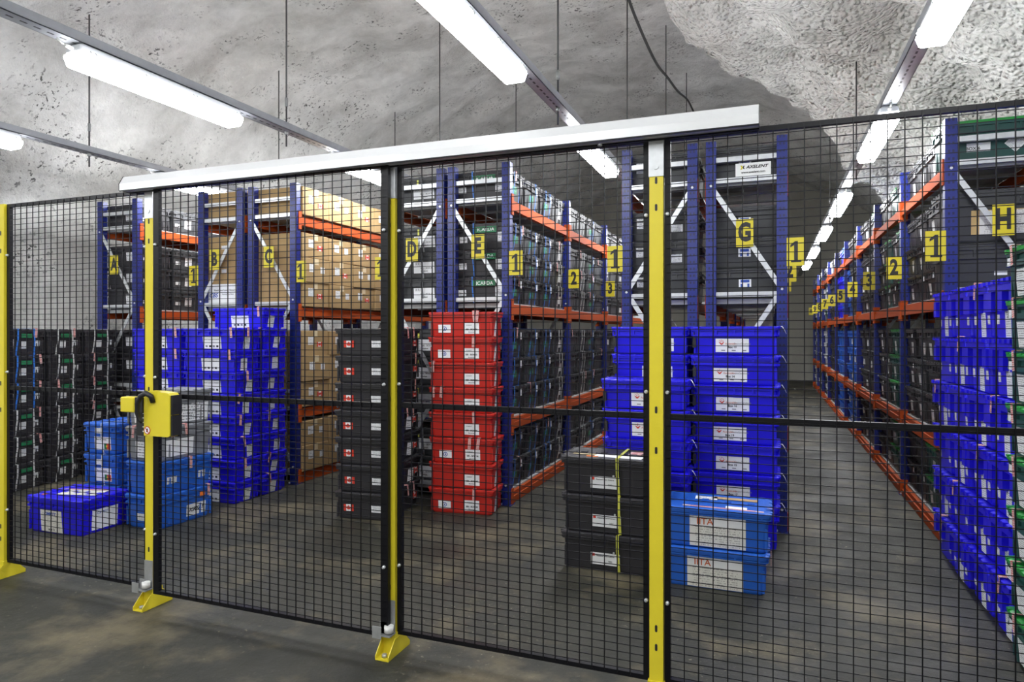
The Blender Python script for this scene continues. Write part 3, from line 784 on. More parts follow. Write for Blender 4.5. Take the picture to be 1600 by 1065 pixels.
def fill_H():
    xc, y0, bay, wd = RACK['H']; cw = (bay-.075)/4; L = .515; W = round(cw-.012, 3)
    for b in range(9):
        for c in range(4):
            for lv in range(4):
                if b == 0 and c == 0 and lv >= 2: continue
                for row in range(ROWS[lv]):
                    H = ROWH[lv]; p = (xc+.018+rnd.uniform(-.008, .008), y0+b*bay+.0375+cw*(c+.5), LV[lv]+.001+row*H)
                    if b >= 6:
                        mt = 'white_plastic' if (b+c+lv*2) % 3 else ('black_plastic' if c % 2 else 'green_plastic')
                        stuff_tote(L, W, H, p, mt, mt); continue
                    kc = KEY[HB[b][lv][c]]
                    mt, lm, kn = HK[kc]
                    lab = lab_rack(kn, 'H', b, c, lv, row, ROWS[lv])
                    if b >= 2 or (b == 1 and lv == 0):
                        stuff_tote(L, W, H, p, mt, lm, b < 4 and (c+row) % 2 == 0)
                        if kc == 'azure' and c == 0 and lv == 1: STUFF.box(p[0]-L/2+.008, p[0]-L/2+.03, p[1]-.1, p[1]+.06, p[2]+H*.2, p[2]+H*.6, 'orange_sticker')
                        continue
                    t = tote(L, W, H, mt, p, 0, lab, grp('H', lv), lm)
                    if b < 3 and rnd.random() < .6: sticker(t, L, W, H, 'l', rnd.uniform(-.07, .07), .35, .07, .09, 'print_strip')
                    if b < 3 and rnd.random() < .4: sticker(t, L, W, H, 'l', .12, .74, .04, .035, 'print_sheet')
                    if kc == 'azure' and c == 0 and lv == 1 and row in (0, 2): sticker(t, L, W, H, 'f', .0, .45, .12, .08, 'orange_sticker')
                    if kc == 'azure' and lv == 1 and c == 0: sticker(t, L, W, H, 'l', .0, .45, .12, .06, 'orange_sticker', 'label', 'orange sticker')
    # front column of H, mid and top levels
    y = y0+.0375+cw*.5
    g = 'front boxes of rack H'
    t = tote(.60, W, .28, 'green_plastic', (xc+.03, y, LV[3]+.001), 0, 'dark green tote labelled BOX 6 on the top front of rack H', g, 'leaf_plastic')
    s = sticker(t, .60, W, .28, 'f', -.10, .36, .13, .055, 'paper'); lettering(s, 'BOX 6', .028, 'ink', -.03, -.008, 1, .0006)
    sticker(t, .60, W, .28, 'f', .10, .40, .085, .085, 'print_strip', 'label', 'diamond shaped sheet', R(45))
    for i, (h, lb) in enumerate(((.34, 'large slate tote under the taped one on the middle front of rack H'), (.34, 'large slate tote with brown taped sheet behind the H sign'))):
        t = tote(.60, W, h, 'charcoal_plastic', (xc+.03, y, LV[2]+.001+i*h), 0, lb, g)
        if i == 1:
            s = sticker(t, .60, W, h, 'f', .04, .36, .36, .16, 'brown_tape', 'taped_sheet', 'white sheet framed in brown tape')
            q = ob('printed_sheet', plate_mesh(.27, .15, 'print_letter'), s, (0, -.0018, 0))
        else: sticker(t, .60, W, h, 'f', .02, .4, .07, .025, 'paper')
fill_H()
o = ob('storage_totes', STUFF.mesh('storage_totes', 'white_plastic')); tag(o, 'remaining small or half hidden totes deep in the racks, many in the far bays of rack H', 'storage boxes', 'totes deep in the racks'); o['kind'] = 'stuff'

# ---- stacks standing on the floor
def stack(L, W, xc, yc, rz, heights, mat, desc, group, deco=None, jit=.006, lidmat=None, z0=0.0, names=None):
    z = z0; n = len(heights)
    for i, h in enumerate(heights):
        fr = n-1-i     # from the top
        if names: lb = names[i]
        else: lb = desc % ('topmost' if fr == 0 else ('bottom' if i == 0 and z0 == 0 else ORD[fr]+' from top'))
        t = tote(L, W, h, mat[i] if isinstance(mat, list) else mat, (xc+rnd.uniform(-jit, jit), yc+rnd.uniform(-jit, jit), z), rz+rnd.uniform(-.006, .006), lb, group,
                 lidmat if not isinstance(lidmat, list) else lidmat[i])
        if deco: deco(t, i, fr, L, W, h)
        z += h
def corner(L, W, cx, cy, rz, which='fl'):
    sx = 1 if which[1] == 'l' else -1
    dx, dy = sx*L/2, W/2
    return cx+dx*math.cos(rz)-dy*math.sin(rz), cy+dx*math.sin(rz)+dy*math.cos(rz)
BOXNO = {0: '13', 1: '14', 2: '16', 3: '19', 4: '15', 5: '17', 6: '18'}
def deco_grain(nums, du=0.0):
    def f(t, i, fr, L, W, h):
        z = ob('zip_tie', cached('zip', lambda: (lambda k: (k.tube([(0, 0, 0), (.012, -.01, .004), (.028, -.014, -.02), (.038, -.016, -.045)], [.004, .003, .0018, .0014], 5), k)[-1])(MB()).mesh('zip_tie', 'white_nylon')), t, (L/2, -.06, h*.97)); z['label'] = 'white cable tie'
        ob('clasp', cached('clasp', lambda: (lambda k: (k.box(-.006, .014, -.03, .0, -.03, .03), k.box(-.002, .004, -.02, -.012, .03, .07), k)[-1])(MB()).mesh('clasp', 'black_rubber')), t, (-L/2+.022, -W/2+.03, h*.42))['label'] = 'black clasp'
        if h > .24: return
        u = du+(-.012 if fr in (1, 3) else .0)+rnd.uniform(-.004, .004)
        s = sticker(t, L, W, h, 'f', u, .34, .205, .088, 'paper', 'label', 'white label with red hand emblem')
        ob('emblem', grain_logo_mesh(.018), s, (-.065, 0, .018))
        lettering(s, 'Australian', .017, 'rust_ink', -.008, .011); lettering(s, 'GrainsGenebank', .017, 'grey_ink', .062, .011, .9)
        lettering(s, 'Box '+nums.get(fr, '12'), .019, 'ink', .0, -.011, 1, .0005)
        for x in (-.055, .01, .075):
            ob('footer_mark', plate_mesh(.024, .006, 'grey_ink', .0024), s, (x, 0, -.032))
    return f
CF = .66
stack(.55, .40, -.215, 4.74, 0, [.29]+[.19]*6, 'blue_plastic', 'royal blue tote with red hand emblem label left of aisle G-H, %s', 'blue grain totes in front of rack G', deco_grain(BOXNO, -.012))
stack(.535, .38, -.77, 4.84, 0, [.29]+[.19]*6, 'blue_plastic', 'royal blue tote in rear stack left of tall yellow post, %s', 'blue grain totes in front of rack F', deco_grain({0: '20', 1: '21', 2: '22'}, .06))
stack(.545, .38, -.745, 4.44, 0, [.26, .26, .19, .19, .19], 'blue_plastic', 'royal blue tote in front stack left of tall yellow post, %s', 'blue grain totes in front of rack F', deco_grain({0: '30', 1: '31', 2: '32'}, .03))
# hanging black padlock tags between the blue stacks
CF = .80
def deco_black3(t, i, fr, L, W, h):
    s = sticker(t, L, W, h, 'f', -.02, .33, .17, .07, 'paper', 'label', 'white label with small red mark')
    ob('emblem', plate_mesh(.016, .016, 'red_ink', .0026), s, (-.07, 0, .022)); lettering(s, 'National Seed Centre', .012, 'ink', 0, .018); lettering(s, 'NSC', .012, 'ink', .03, -.012)
    ob('rivet', cached('rivet', lambda: (lambda k: (k.tube([(0, -.004, 0), (0, .001, 0)], .006, 8), k)[-1])(MB()).mesh('rivet', 'galvanised')), t, (.03, -W/2+.019, h*.52))
    ob('strap', strap_mesh(L, W, h, (-.055,), .016, 'yellow_strap', 'y'), t)['label'] = 'yellow plastic strap'
    if fr == 0:
        for k, (x, y, w, d, m) in enumerate(((.05, -.10, .28, .07, 'paper'), (-.16, -.06, .14, .05, 'clear_tape'), (.16, .04, .14, .09, 'print_seal'), (-.10, -.13, .07, .02, 'orange_sticker'))):
            ob('top_sheet', cached(('ts', w, d, m), lambda: (lambda q: (q.box(-w/2, w/2, -d/2, d/2, 0, .0015), q)[-1])(MB()).mesh('top_sheet', m)), t, (x, y, h*.985), (0, 0, rnd.uniform(-.1, .1)))
stack(.575, .34, -.868, 3.975, 0, [.222]*3, 'black_plastic', 'black tote with yellow strap standing left of the tall yellow post, %s', 'black totes with yellow straps', deco_black3, names=[
    'bottom black tote with yellow strap, left of the tall yellow post', 'middle black tote with yellow strap, left of the tall yellow post', 'top black tote with yellow strap and papers on its lid'])
def deco_iita(t, i, fr, L, W, h):
    s = sticker(t, L, W, h, 'f', .015, .41, .29, .168, 'print_letter', 'label', 'large white sheet headed IITA')
    ob('header_patch', plate_mesh(.28, .05, 'paper', .0020), s, (0, 0, .056))
    lettering(s, 'IITA', .050, 'rust_ink', -.065, .053, 1.0, .0004, 0, -.0034)
    for k, l in enumerate(('Genetic Resources Centre', 'PMB 5320, Oyo Road, Ibadan', 'Nigeria', 'Tel: +234 2 7517472')):
        pass
    seal(t, L, W, h, 'r', -.10, .25)
    if fr == 0:
        for (x, y, w, d, m) in ((.10, .08, .24, .05, 'brown_tape'), (-.06, .06, .12, .07, 'print_sheet'), (.04, -.15, .42, .018, 'print_seal'), (.11, -.12, .11, .05, 'paper')):
            ob('top_sheet', cached(('ts', w, d, m), lambda: (lambda q: (q.box(-w/2, w/2, -d/2, d/2, 0, .0015), q)[-1])(MB()).mesh('top_sheet', m)), t, (x, y, h*.985), (0, 0, rnd.uniform(-.04, .04)))
stack(.58, .38, -.285, 3.945, 0, [.22]*2, 'azure_plastic', '', 'light blue totes with IITA sheets', deco_iita, names=['lower light blue tote with IITA sheet, right of the tall yellow post', 'upper light blue tote with IITA sheet and papers on lid'])
# red stack
def deco_red(t, i, fr, L, W, h):
    if fr not in (2, 3, 4, 6):
        s = sticker(t, L, W, h, 'f', -.135, .33, .10, .062, 'paper', 'label', 'white label with round blue mark')
        ob('emblem', cached('globe', lambda: (lambda k: (k.prism([(.018*math.cos(a*PI/6), .018*math.sin(a*PI/6)) for a in range(12)], -.003, -.0016, 'blue_ink'), k.prism([(.013*math.cos(a*PI/6), .013*math.sin(a*PI/6)) for a in range(12)], -.0036, -.003, 'paper'), k.prism([(.004, .012), (.006, -.008), (-.006, -.004)], -.0042, -.0036, 'blue_ink'), k)[-1])(MB()).mesh('emblem', 'blue_ink')), s)
    s = sticker(t, L, W, h, 'f', .085, .34, .118, .082, 'paper', 'label', 'white label reading ICR box number')
    lettering(s, 'ICRISAT', .013, 'grey_ink', -.02, .024); lettering(s, 'IER - BOX 0%d' % (fr+1), .0165, 'ink', 0, -.008, 1, .0005); lettering(s, 'Bioversity', .012, 'ink', .0, -.028, 1.1)
    sticker(t, L, W, h, 'r', -.02, .34, .045, .12 if h > .18 else .1, 'print_strip', 'label', None, R(8))
    if fr in (0, 1, 4, 5, 7): seal(t, L, W, h, 'f', .11 if fr != 5 else .07, rnd.uniform(-.1, .1))
    if fr in (2, 3): seal(t, L, W, h, 'f', -.22, 0)
    if fr in (3, 0, 5): seal(t, L, W, h, 'f', -.15 if fr == 3 else .14, R(6))
rz = R(7)
xc, yc = corner(.53, .30, -1.945, 4.68, rz, 'fr')
stack(.53, .30, xc, yc, rz, [.1935]*8, 'red_plastic', 'bright red tote in the red stack before rack E, %s', 'red tote stack', deco_red, jit=.008)
def deco_can(t, i, fr, L, W, h):
    f = ob('flag_sticker', flag_mesh(.08, .05), t, (-.115, -W/2+.0205, h*.42)); f['label'] = 'red and white maple leaf flag'
    f.rotation_euler = (math.atan2(.012, CF*h), 0, 0)
    s = sticker(t, L, W, h, 'f', .11, .42, .085, .05, 'print_sheet')
    ob('flag_sticker', flag_mesh(.07, .045), t, (L/2-.017, .20, h*.42), (0, 0, PI/2))
    sticker(t, L, W, h, 'r', -.16, .33, .05, .11, 'print_strip')
    if fr in (0, 3, 6): seal(t, L, W, h, 'r', .0, R(-12)); seal(t, L, W, h, 'r', .12, R(-6))
    if fr in (3, 4, 5): sticker(t, L, W, h, 'r', .12, .33, .13, .10, 'print_sheet', 'label', None, R(4))
    if fr in (1, 2): seal(t, L, W, h, 'r', .16, R(5))
xc, yc = corner(.46, .60, -3.035, 4.20, rz, 'fl')
stack(.46, .60, xc, yc, rz, [.203]*7, 'black_plastic', 'black tote with maple leaf flag sticker left of the middle yellow post, %s', 'black totes with maple leaf flags', deco_can, jit=.008)
# blue stacks in front of racks B and C
CF = .66
def deco_blueC(t, i, fr, L, W, h):
    s = sticker(t, L, W, h, 'f', .02, .33, .19, .105 if h > .17 else .095, 'paper', 'label', 'white label with small print')
    lettering(s, 'Seed Genebank', .016, 'grey_ink', -.03, .028); lettering(s, 'SVALBARD', .014, 'grey_ink', .05, .028, .8)
    for k in range(4): ob('footer_mark', plate_mesh(.022, .016, 'ink' if k % 2 else 'grey_ink', .0024), s, (-.06+.038*k, 0, -.028))
    sticker(t, L, W, h, 'r', rnd.uniform(-.03, .03), .34, .07, .10, 'print_strip', 'label', None, rnd.uniform(-.15, .15))
    if rnd.random() < .6: seal(t, L, W, h, 'r', rnd.uniform(-.12, .0), rnd.uniform(-.3, .3))
    if fr < 2: seal(t, L, W, h, 'f', .24, R(-5))
stack(.575, .31, -4.298, 4.395, 0, [.178]*8, 'blue_plastic', 'royal blue tote in front stack before rack C, %s', 'royal blue totes before racks B and C', deco_blueC)
stack(.565, .31, -4.29, 4.715, 0, [.178]*9, 'blue_plastic', 'royal blue tote in rear stack before rack C, %s', 'royal blue totes before racks B and C', deco_blueC)
stack(.555, .34, -4.888, 4.42, 0, [.178]*8, 'blue_plastic', 'royal blue tote behind the yellow lock, before rack B, %s', 'royal blue totes before racks B and C', deco_blueC)
# black strapped stacks at the left
CF = .70
def deco_left(k):
    def f(t, i, fr, L, W, h):
        mt = 'blue_strap' if (k == 0 and fr < 3) else 'white_strap'
        ob('strap', strap_mesh(L, W, h, (-.09, .06), .013, mt), t)
        g = sticker(t, L, W, h, 'r', .0, .74, .11, .035, 'green_sticker', 'name_sticker', 'green sticker')
        sticker(t, L, W, h, 'r', -.02, .40, .060, .065, 'print_strip'); sticker(t, L, W, h, 'r', .11, .45, .05, .05, 'print_strip')
        if k == 0: sticker(t, L, W, h, 'r', -.15, .4, .07, .10, 'paper')
        if rnd.random() < .6: seal(t, L, W, h, 'r', rnd.choice((-.1, .08, .12)), rnd.uniform(-.2, .2))
    return f
rzl = R(8)
for k, nm in enumerate(('nearest the fence', 'middle of the three', 'nearest rack A')):
    cx = -6.10-math.sin(rzl)*.405*k; cy = 3.81+math.cos(rzl)*.405*k
    dx, dy = -.30, .195
    stack(.60, .39, cx+dx*math.cos(rzl)-dy*math.sin(rzl), cy+dx*math.sin(rzl)+dy*math.cos(rzl), rzl, [.237]*6, 'black_plastic',
          'black strapped tote in left wall stack '+nm+', %s', 'black strapped totes by the left wall', deco_left(k), jit=.004)
# light blue + grey mixed stack behind the lock
CF = .72
def deco_mix(t, i, fr, L, W, h):
    if i == 0:
        s = sticker(t, L, W, h, 'r', .10, .33, .17, .085, 'paper', 'label', 'white label with handwriting'); lettering(s, 'ICRISAT', .04, 'ink', 0, .0, .9, .001, .3)
        sticker(t, L, W, h, 'r', .14, .76, .045, .03, 'orange_sticker'); seal(t, L, W, h, 'r', .19)
        sticker(t, L, W, h, 'f', .0, .33, .10, .05, 'print_sheet')
    if i == 1: sticker(t, L, W, h, 'r', -.12, .4, .08, .05, 'print_sheet'); sticker(t, L, W, h, 'r', .14, .4, .06, .05, 'print_sheet'); seal(t, L, W, h, 'r', .02)
    if i == 2: sticker(t, L, W, h, 'f', .03, .35, .20, .12, 'print_sheet'); sticker(t, L, W, h, 'r', -.05, .35, .24, .12, 'paper'); seal(t, L, W, h, 'r', -.13); seal(t, L, W, h, 'r', -.02, R(-8)); seal(t, L, W, h, 'f', -.06, R(4))
    if i == 3: sticker(t, L, W, h, 'f', .02, .34, .22, .13, 'print_sheet'); s = sticker(t, L, W, h, 'r', .03, .33, .34, .13, 'print_sheet'); lettering(s, 'BOX 1', .02, 'ink', .02, -.01)
stack(.34, .50, -4.14, 3.735, R(-2), [.24, .235, .245, .25], ['azure_plastic', 'azure_plastic', 'grey_plastic', 'grey_plastic'], '', 'mixed stack behind the yellow lock', deco_mix, names=[
    'light blue tote on the floor under the mixed stack behind the lock', 'light blue tote second from the floor under two grey totes', 'grey tote with red seals resting on light blue totes', 'grey tote with big white sheet atop the mixed stack'])
def deco_flag(t, i, fr, L, W, h):
    s = sticker(t, L, W, h, 'f', .02, .34, .16, .10, 'paper', 'label', 'white sheet with green and red flag')
    lettering(s, 'Banco de Sementes', .014, 'ink', -.01, .03, .9)
    ob('flag_sticker', cached('pflag', lambda: (lambda k: (k.box(-.03, -.006, -.003, -.0016, -.022, .022, 'green_sticker'), k.box(-.006, .03, -.003, -.0016, -.022, .022, 'red_ink'), k.prism([(-.006+.008*math.cos(a*PI/4), .008*math.sin(a*PI/4)) for a in range(8)], -.0036, -.003, 'sign_yellow'), k)[-1])(MB()).mesh('flag_sticker', 'paper')), s, (.045, 0, -.02))
    sticker(t, L, W, h, 'f', .0, .76, .07, .04, 'print_sheet'); ob('strap', strap_mesh(L, W, h, (-.03,), .006, 'white_strap', 'y'), t)
stack(.34, .45, -4.735, 3.835, R(3), [.235]*3, 'azure_plastic', '', 'light blue totes with flag sheets', deco_flag, names=[
    'light blue tote on the floor hidden behind the single blue tote', 'light blue tote with flag sheet, just above the single blue tote', 'light blue tote with flag sheet, topmost left of the lock'])
t = tote(.53, .41, .25, 'blue_plastic', (-4.61, 3.375, 0), R(2), 'single royal blue tote on the floor at the left with letters taped to its lid', 'single blue tote')
s = sticker(t, .53, .41, .25, 'f', -.03, .34, .20, .155, 'print_letter', 'label', 'white letter sheet'); lettering(s, 'CIMMYT', .030, 'blue_ink', -.01, .05, 1, .0006, .2, -.0024); lettering(s, 'BOX 12', .018, 'ink', 0, -.06)
s = sticker(t, .53, .41, .25, 'r', .0, .36, .20, .14, 'paper', 'label', 'torn white sheet'); lettering(s, 'CIMMYT', .024, 'blue_ink', -.02, .045, 1, 0, .2, -.0024)
for (x, y, w, d, m) in ((.03, .0, .30, .14, 'print_letter'), (-.02, .08, .36, .02, 'print_seal'), (-.18, -.12, .03, .03, 'orange_sticker')):
    ob('top_sheet', cached(('ts', w, d, m), lambda: (lambda q: (q.box(-w/2, w/2, -d/2, d/2, 0, .0015), q)[-1])(MB()).mesh('top_sheet', m)), t, (x, y, .25*.985), (0, 0, R(12)))
# royal blue stacks at the right and the green stack
CF = .46
def deco_right(k):
    def f(t, i, fr, L, W, h):
        sticker(t, L, W, h, 'l', -.11, .33, .035, .045, 'print_sheet'); sticker(t, L, W, h, 'l', .12, .33, .035, .045, 'print_sheet')
        if (i+k) % 2 == 0 or k < 2: sticker(t, L, W, h, 'l', .03, .25, .075, .125, 'print_strip', 'label', None, rnd.uniform(-.05, .05))
        if (i+k) % 3 == 0: seal(t, L, W, h, 'l', rnd.uniform(-.1, .1), R(8))
    return f
for k, nm in enumerate(('nearest the green stack', 'second behind the green stack', 'third behind the green stack', 'farthest, touching rack H')):
    stack(.59, .375, 1.275, 3.665+.383*k, 0, [.272]*6, 'blue_plastic', 'royal blue tote in right hand row, stack '+nm+', %s', 'royal blue totes along the right', deco_right(k), jit=.005)
CF = .66
def deco_green(t, i, fr, L, W, h):
    sticker(t, L, W, h, 'l', -.13, .74, .035, .035, 'print_sheet'); sticker(t, L, W, h, 'l', -.05, .33, .10, .11, 'print_strip')
    seal(t, L, W, h, 'l', -.07, R(-10))
stack(.58, .40, 1.235, 3.265, 0, [.2175]*8, 'green_plastic', 'dark green tote with bright green lid at the right edge, %s', 'green tote stack at the right edge', deco_green, jit=.004, lidmat='leaf_plastic')

# ------------------------------------------------------------------ yellow signs
def sign(txt, x, y, z, label, group, w=.115, h=.195):
    m = cached(('sg', w, h), lambda: (lambda k: (k.box(-w/2, w/2, -.0015, .0015, -h/2, h/2), k)[-1])(MB()).mesh('letter_sign', 'sign_yellow'))
    o = ob('letter_sign' if txt.isalpha() else 'number_sign', m, None, (x, y, z)); tag(o, label, 'sign', group)
    if txt == '1':
        one = cached('one', lambda: (lambda k: (k.prism([(-.030, -.072), (.036, -.072), (.036, -.058), (.014, -.058), (.014, .072), (-.004, .072), (-.034, .048), (-.034, .030), (-.010, .046), (-.010, -.058), (-.030, -.058)], -.0034, -.0016), k)[-1])(MB()).mesh('lettering', 'ink'))
        ob('lettering', one, o); return
    size = .175 if len(txt) == 1 else .12
    ob('lettering', text_mesh(txt, size, 'ink', .68 if len(txt) == 1 else .6, .0075), o, (0, -.0022, 0))
for L_, x in (('A', -6.33), ('B', -4.99), ('C', -4.34), ('D', -2.83), ('E', -2.22), ('F', -.76), ('G', -.165), ('H', 1.36)):
    sign(L_, x, 5.006, 2.09, 'yellow sign with black letter %s on the end of its rack' % L_, 'rack letter signs')
def nums(rk, side, ys, lst, off=.052):
    xc, y0, bay, wd = RACK[rk]
    for k in lst:
        y = ys(k); x = xc+side*(wd/2+off)
        sign(str(k+1), x, y-.0325, 1.945, 'yellow number %d sign sticking into the aisle from rack %s' % (k+1, rk), 'bay number signs of rack '+rk)
nums('B', -1, lambda k: Y0+1.7*k, (0,)); nums('C', 1, lambda k: Y0+1.7*k, (0,)); nums('D', -1, lambda k: Y0+1.7*k, (0,)); nums('E', 1, lambda k: Y0+1.7*k, (0, 1, 2))
nums('F', -1, lambda k: Y0+1.55*k, (0,)); nums('G', 1, lambda k: Y0+1.55*k, (0, 1, 2, 3)); nums('H', -1, lambda k: Y0+1.55*k, (0, 1, 2, 3, 4, 5, 6, 7, 8, 9))

# ------------------------------------------------------------------ fence
YFN = 2.54
ZB, ZT = .085, 2.115
PX = [-4.07, -2.935, -1.53, -.393, .87]
def post(x, label, full=True, cap=False):
    t = root('fence_post', label, 'fence post', (x, YFN, 0), 0, 'yellow fence posts')
    top = 2.115 if not cap else 1.975; bot = .16 if cap == 'both' else .08
    m = MB(); m.box(-.025, .025, -.025, .025, .09, top)
    ob('post', m.mesh('post', 'yellow_paint'), t)
    for z in (.22, .29, .95, 1.1, 1.85, 1.95):
        ob('slot', cached('slot', lambda: (lambda k: (k.prism([(-.0045, -.009), (-.002, -.013), (.002, -.013), (.0045, -.009), (.0045, .009), (.002, .013), (-.002, .013), (-.0045, .009)], -.0262, -.0250), k)[-1])(MB()).mesh('slot', 'ink')), t, (0, 0, z))
    f = MB()
    f.box(-.032, .032, -.09, .09, 0, .006); f.box(-.031, .031, -.03, .03, .006, .095)
    for sx in (-1, 1):
        f.prism([(-.09, .006), (.09, .006), (.09, .018), (.035, .075), (-.035, .075), (-.09, .018)], sx*.031-.002, sx*.031+.002, None, 'yz')
    ft = ob('foot', f.mesh('foot', 'yellow_paint'), t)
    b = MB(); b.tube([(0, -.068, .006), (0, -.068, .02)], .011, 6); b.tube([(0, .068, .006), (0, .068, .02)], .011, 6); ob('anchor_bolt', b.mesh('anchor_bolt', 'dull_galvanised'), ft)
    if cap:
        g = MB(); g.box(-.0275, .0275, -.0285, .0275, 1.965, 2.11); g.box(-.0275, .0275, -.0285, -.02, 2.11, 2.12); g.tube([(0, -.032, 2.0), (0, -.028, 2.0)], .010, 10)
        ob('top_bracket', g.mesh('top_bracket', 'galvanised'), t)['label'] = 'galvanised bracket carrying the white track'
    return t
def guide(t, s):
    g = MB(); g.box(-.0275, .0275, -.0285, -.0255, .10, .235); g.box(-.03, .03, -.075, -.025, .095, .10); g.box(-.055, -.012, -.078, -.074, .085, .135); g.box(-.03, .0, -.055, -.052, .10, .15)
    ob('floor_guide', g.mesh('floor_guide', 'dull_galvanised'), t)['label'] = 'galvanised guide bracket'
    r = MB(); r.tube([(.012, -.052, .108), (.012, -.052, .136)], .020, 14); ob('roller', r.mesh('roller', 'white_nylon'), t)['label'] = 'white roller'
post(PX[0], 'yellow fence post at the left edge of the picture')
p1 = post(PX[1], 'yellow post carrying the lock box at the left end of the sliding door', cap=True); guide(p1, 1)
p2 = post(PX[2], 'yellow post narrowed by black frames in the middle of the fence', cap=True); guide(p2, 1)
post(PX[3], 'broad yellow fence post right of centre with galvanised top', cap=True)
post(PX[4], 'yellow fence post beyond the right edge of the picture')
def panel(x0, x1, label, y=YFN, fr=.022, cat='fence panel', name='mesh_panel', group='fixed black mesh panels', sign_=None):
    t = root(name, label, cat, ((x0+x1)/2, y, ZB), 0, group); w = x1-x0; h = ZT-ZB
    f = MB(); f.box(-w/2, -w/2+fr, -.01, .01, 0, h); f.box(w/2-fr, w/2, -.01, .01, 0, h)
    f.box(-w/2+fr, w/2-fr, -.01, .01, 0, .018); f.box(-w/2+fr, w/2-fr, -.01, .01, h-.018, h)
    ob('frame', f.mesh('frame', 'black_paint'), t)
    m = MB(); r = .0018; n = round((w-2*fr)/.05)
    for i in range(1, n):
        x = -w/2+fr+(w-2*fr)*i/n; m.box(x-r, x+r, -.0135, -.0100, .010, h-.004)
    k = round(h/.03)
    for i in range(1, k):
        z = h*i/k; q = .0013; m.box(-w/2+.008, w/2-.008, -.0100, -.0076, z-q, z+q)
    ob('wire_mesh', m.mesh('wire_mesh', 'black_paint'), t)
    mr = MB(); mr.box(-w/2+fr, w/2-fr, -.0075, .010, .977, 1.000); ob('middle_rail', mr.mesh('middle_rail', 'black_paint'), t)
    for z in (.3, 1.08, 1.74):
        for sx in (-1, 1):
            ob('bolt', cached('bolt', lambda: (lambda k: (k.tube([(0, -.023, 0), (0, -.017, 0), (0, -.0165, 0), (0, -.010, 0)], [.0045, .0045, .0075, .0075], 8), k)[-1])(MB()).mesh('bolt', 'galvanised')), t, (sx*(w/2-fr/2), 0, z))
    return t
g_ = .003
panel(PX[0]+.025+g_, PX[1]-.025-g_, 'fixed black mesh panel left of the lock box post')
panel(PX[2]+.025+g_, PX[3]-.025-g_, 'fixed black mesh panel between the middle and broad yellow posts')
pr = panel(PX[3]+.025+g_, PX[4]-.025-g_, 'wide black mesh panel at the right carrying the white maker sign')
panel(PX[0]-1.2, PX[0]-.025-g_, 'black mesh panel sliver beyond the leftmost yellow post')
panel(PX[4]+.025+g_, PX[4]+1.3, 'black mesh panel beyond the right edge')
dr = panel(-2.872, -1.521, 'black mesh sliding door between the lock box post and the middle post', y=YFN-.045, fr=.036, cat='sliding door', name='sliding_door', group=None)
# maker sign
sx0 = .148
s = ob('maker_sign', plate_mesh(.118, .046, 'paper', .003), None, (-.055, YFN-.014, 1.965)); tag(s, 'small white maker sign with a yellow and black emblem wired to the right mesh panel', 'sign')
em = MB(); em.prism([(-.006, .007), (0.0, .007), (.003, 0), (0.0, -.007), (-.006, -.007), (-.002, 0)], -.004, -.003, 'sign_yellow'); em.prism([(.009, .006), (.005, .006), (.0015, 0), (.005, -.006), (.009, -.006), (.006, 0)], -.004, -.003, 'ink')
ob('emblem', em.mesh('emblem', 'ink'), s, (-.037, 0, .008))
ob('lettering', text_mesh('AXELENT', .0145, 'ink', 1.15, .0004, .3), s, (.012, -.0035, .008)); ob('lettering', text_mesh('www.axelent.com', .0105, 'ink', 1.05, .0002, .2), s, (0, -.0035, -.010))
# white track of the sliding door
def track():
    t = root('door_track', 'long white aluminium track of the sliding door on top of the fence', 'door track', (-1.545, YFN-.06, 2.102), 0)
    L = 3.02; m = MB()
    prof = [(-.035, .0), (-.035, .032), (-.012, .072), (.03, .072), (.03, .066), (-.008, .066), (-.030, .028), (-.030, .004), (.03, .004), (.03, 0)]
    m.prism(prof, -L/2, L/2, None, 'yz'); ob('track_profile', m.mesh('track_profile', 'white_aluminium'), t)
    e = MB()
    for s in (-1, 1): e.prism([(-.037, -.002), (-.037, .033), (-.013, .075), (.032, .075), (.032, -.002)], s*L/2-.002 if s < 0 else L/2, -L/2 if s < 0 else L/2+.002, None, 'yz')
    ob('end_cap', e.mesh('end_cap', 'black_rubber'), t)
    u = MB(); u.box(-L/2, L/2, -.036, -.030, -.006, -.0005); u.box(-L/2, L/2, .02, .03, -.006, -.0005); ob('lower_lip', u.mesh('lower_lip', 'black_paint'), t)
    b = MB(); b.tube([(.95, -.01, -.016), (.95, -.01, -.006)], .009, 8); ob('stop_bolt', b.mesh('stop_bolt', 'galvanised'), t)
track()
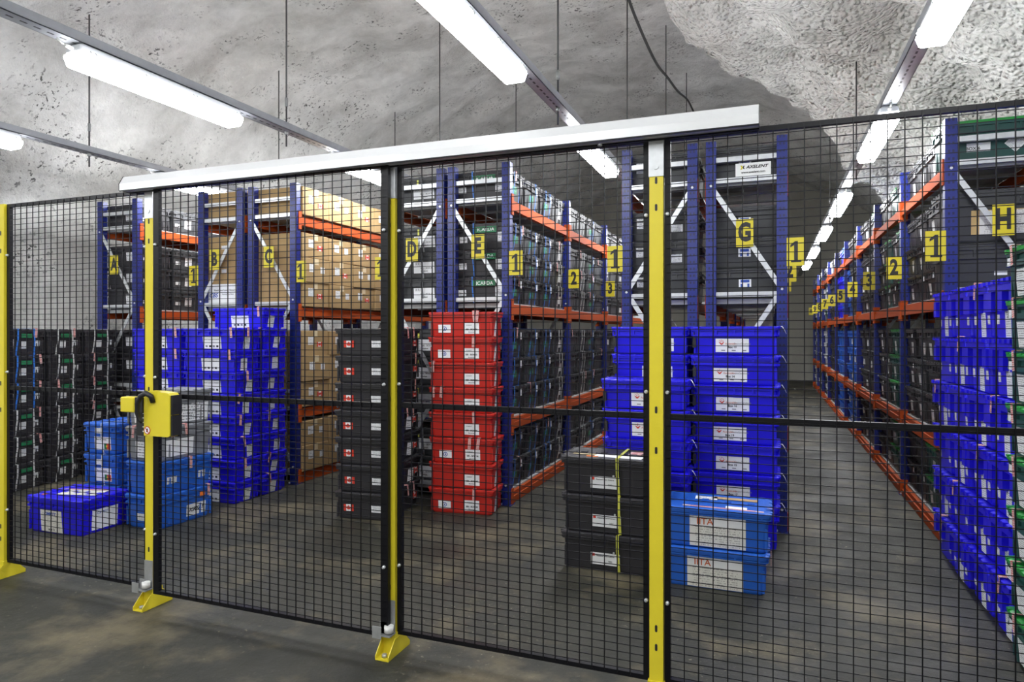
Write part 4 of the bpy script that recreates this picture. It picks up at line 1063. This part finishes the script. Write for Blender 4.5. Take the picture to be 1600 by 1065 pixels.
# lock
def lock():
    t = root('door_lock', 'yellow safety lock box with black curved handle on the sliding door', 'lock', (-2.765, YFN-.058, .88), 0)
    m = MB(); m.prism([(-.085, .005), (.07, .005), (.082, .012), (.082, .205), (.07, .215), (.0, .222), (-.07, .222), (-.085, .212)], -.068, -.012); ob('cover', m.mesh('cover', 'yellow_paint'), t)
    k = MB(); k.box(.0825, .092, -.062, -.005, .012, .108); k.box(.0825, .092, -.062, -.005, .112, .205); k.box(-.08, .08, -.011, 0, .0, .215); ob('side_cover', k.mesh('side_cover', 'black_rubber'), t)
    a = MB(); a.loft(.095, .05, [(0, .004), (.004, 0), (.071, 0), (.075, .004)], r=.008); ob('latch_cover', a.mesh('latch_cover', 'yellow_paint'), t, (-.185, -.055, .115))
    c = MB(); c.box(-.15, -.088, -.055, -.02, .0, .19); c.box(-.137, -.088, -.075, -.055, .115, .19); ob('bracket', c.mesh('bracket', 'black_rubber'), t)
    d = MB()
    for i in range(5): d.box(-.108, -.098, -.0565, -.055, .02+i*.022, .026+i*.022)
    ob('screw', d.mesh('screw', 'galvanised'), t)
    h = MB(); h.tube([(-.02, -.072, .170), (-.022, -.082, .20), (-.045, -.092, .215), (-.07, -.10, .20), (-.088, -.102, .165), (-.092, -.10, .12), (-.085, -.095, .085), (-.072, -.088, .070)], [.012, .013, .014, .013, .012, .011, .010, .007], 10); ob('handle', h.mesh('handle', 'black_rubber'), t)
    p = MB()
    p.prism([(.020*math.cos(a*PI/10), .020*math.sin(a*PI/10)) for a in range(20)], -.0010, 0, 'red_ink'); p.prism([(.016*math.cos(a*PI/10), .016*math.sin(a*PI/10)) for a in range(20)], -.0016, -.0010, 'paper')
    p.prism([(-.005, -.008), (.004, -.009), (.006, .003), (.002, .011), (-.004, .004)], -.0022, -.0016, 'ink'); p.bar((-.012, -.0024, .012), (.012, -.0024, -.012), .001, .003, 'red_ink')
    ob('prohibition_sticker', p.mesh('prohibition_sticker', 'paper'), t, (-.062, -.0685, .032))['label'] = 'round red and white prohibition sticker'
lock()

dup = [k for k, v in LABELS.items() if v > 1]
if dup: print('DUPLICATE LABELS', len(dup), dup[:5])
lens = [k for k in LABELS if not 4 <= len(k.split()) <= 16]
if lens: print('BAD LENGTH', len(lens), lens[:5])
print('objects', len(bpy.data.objects))
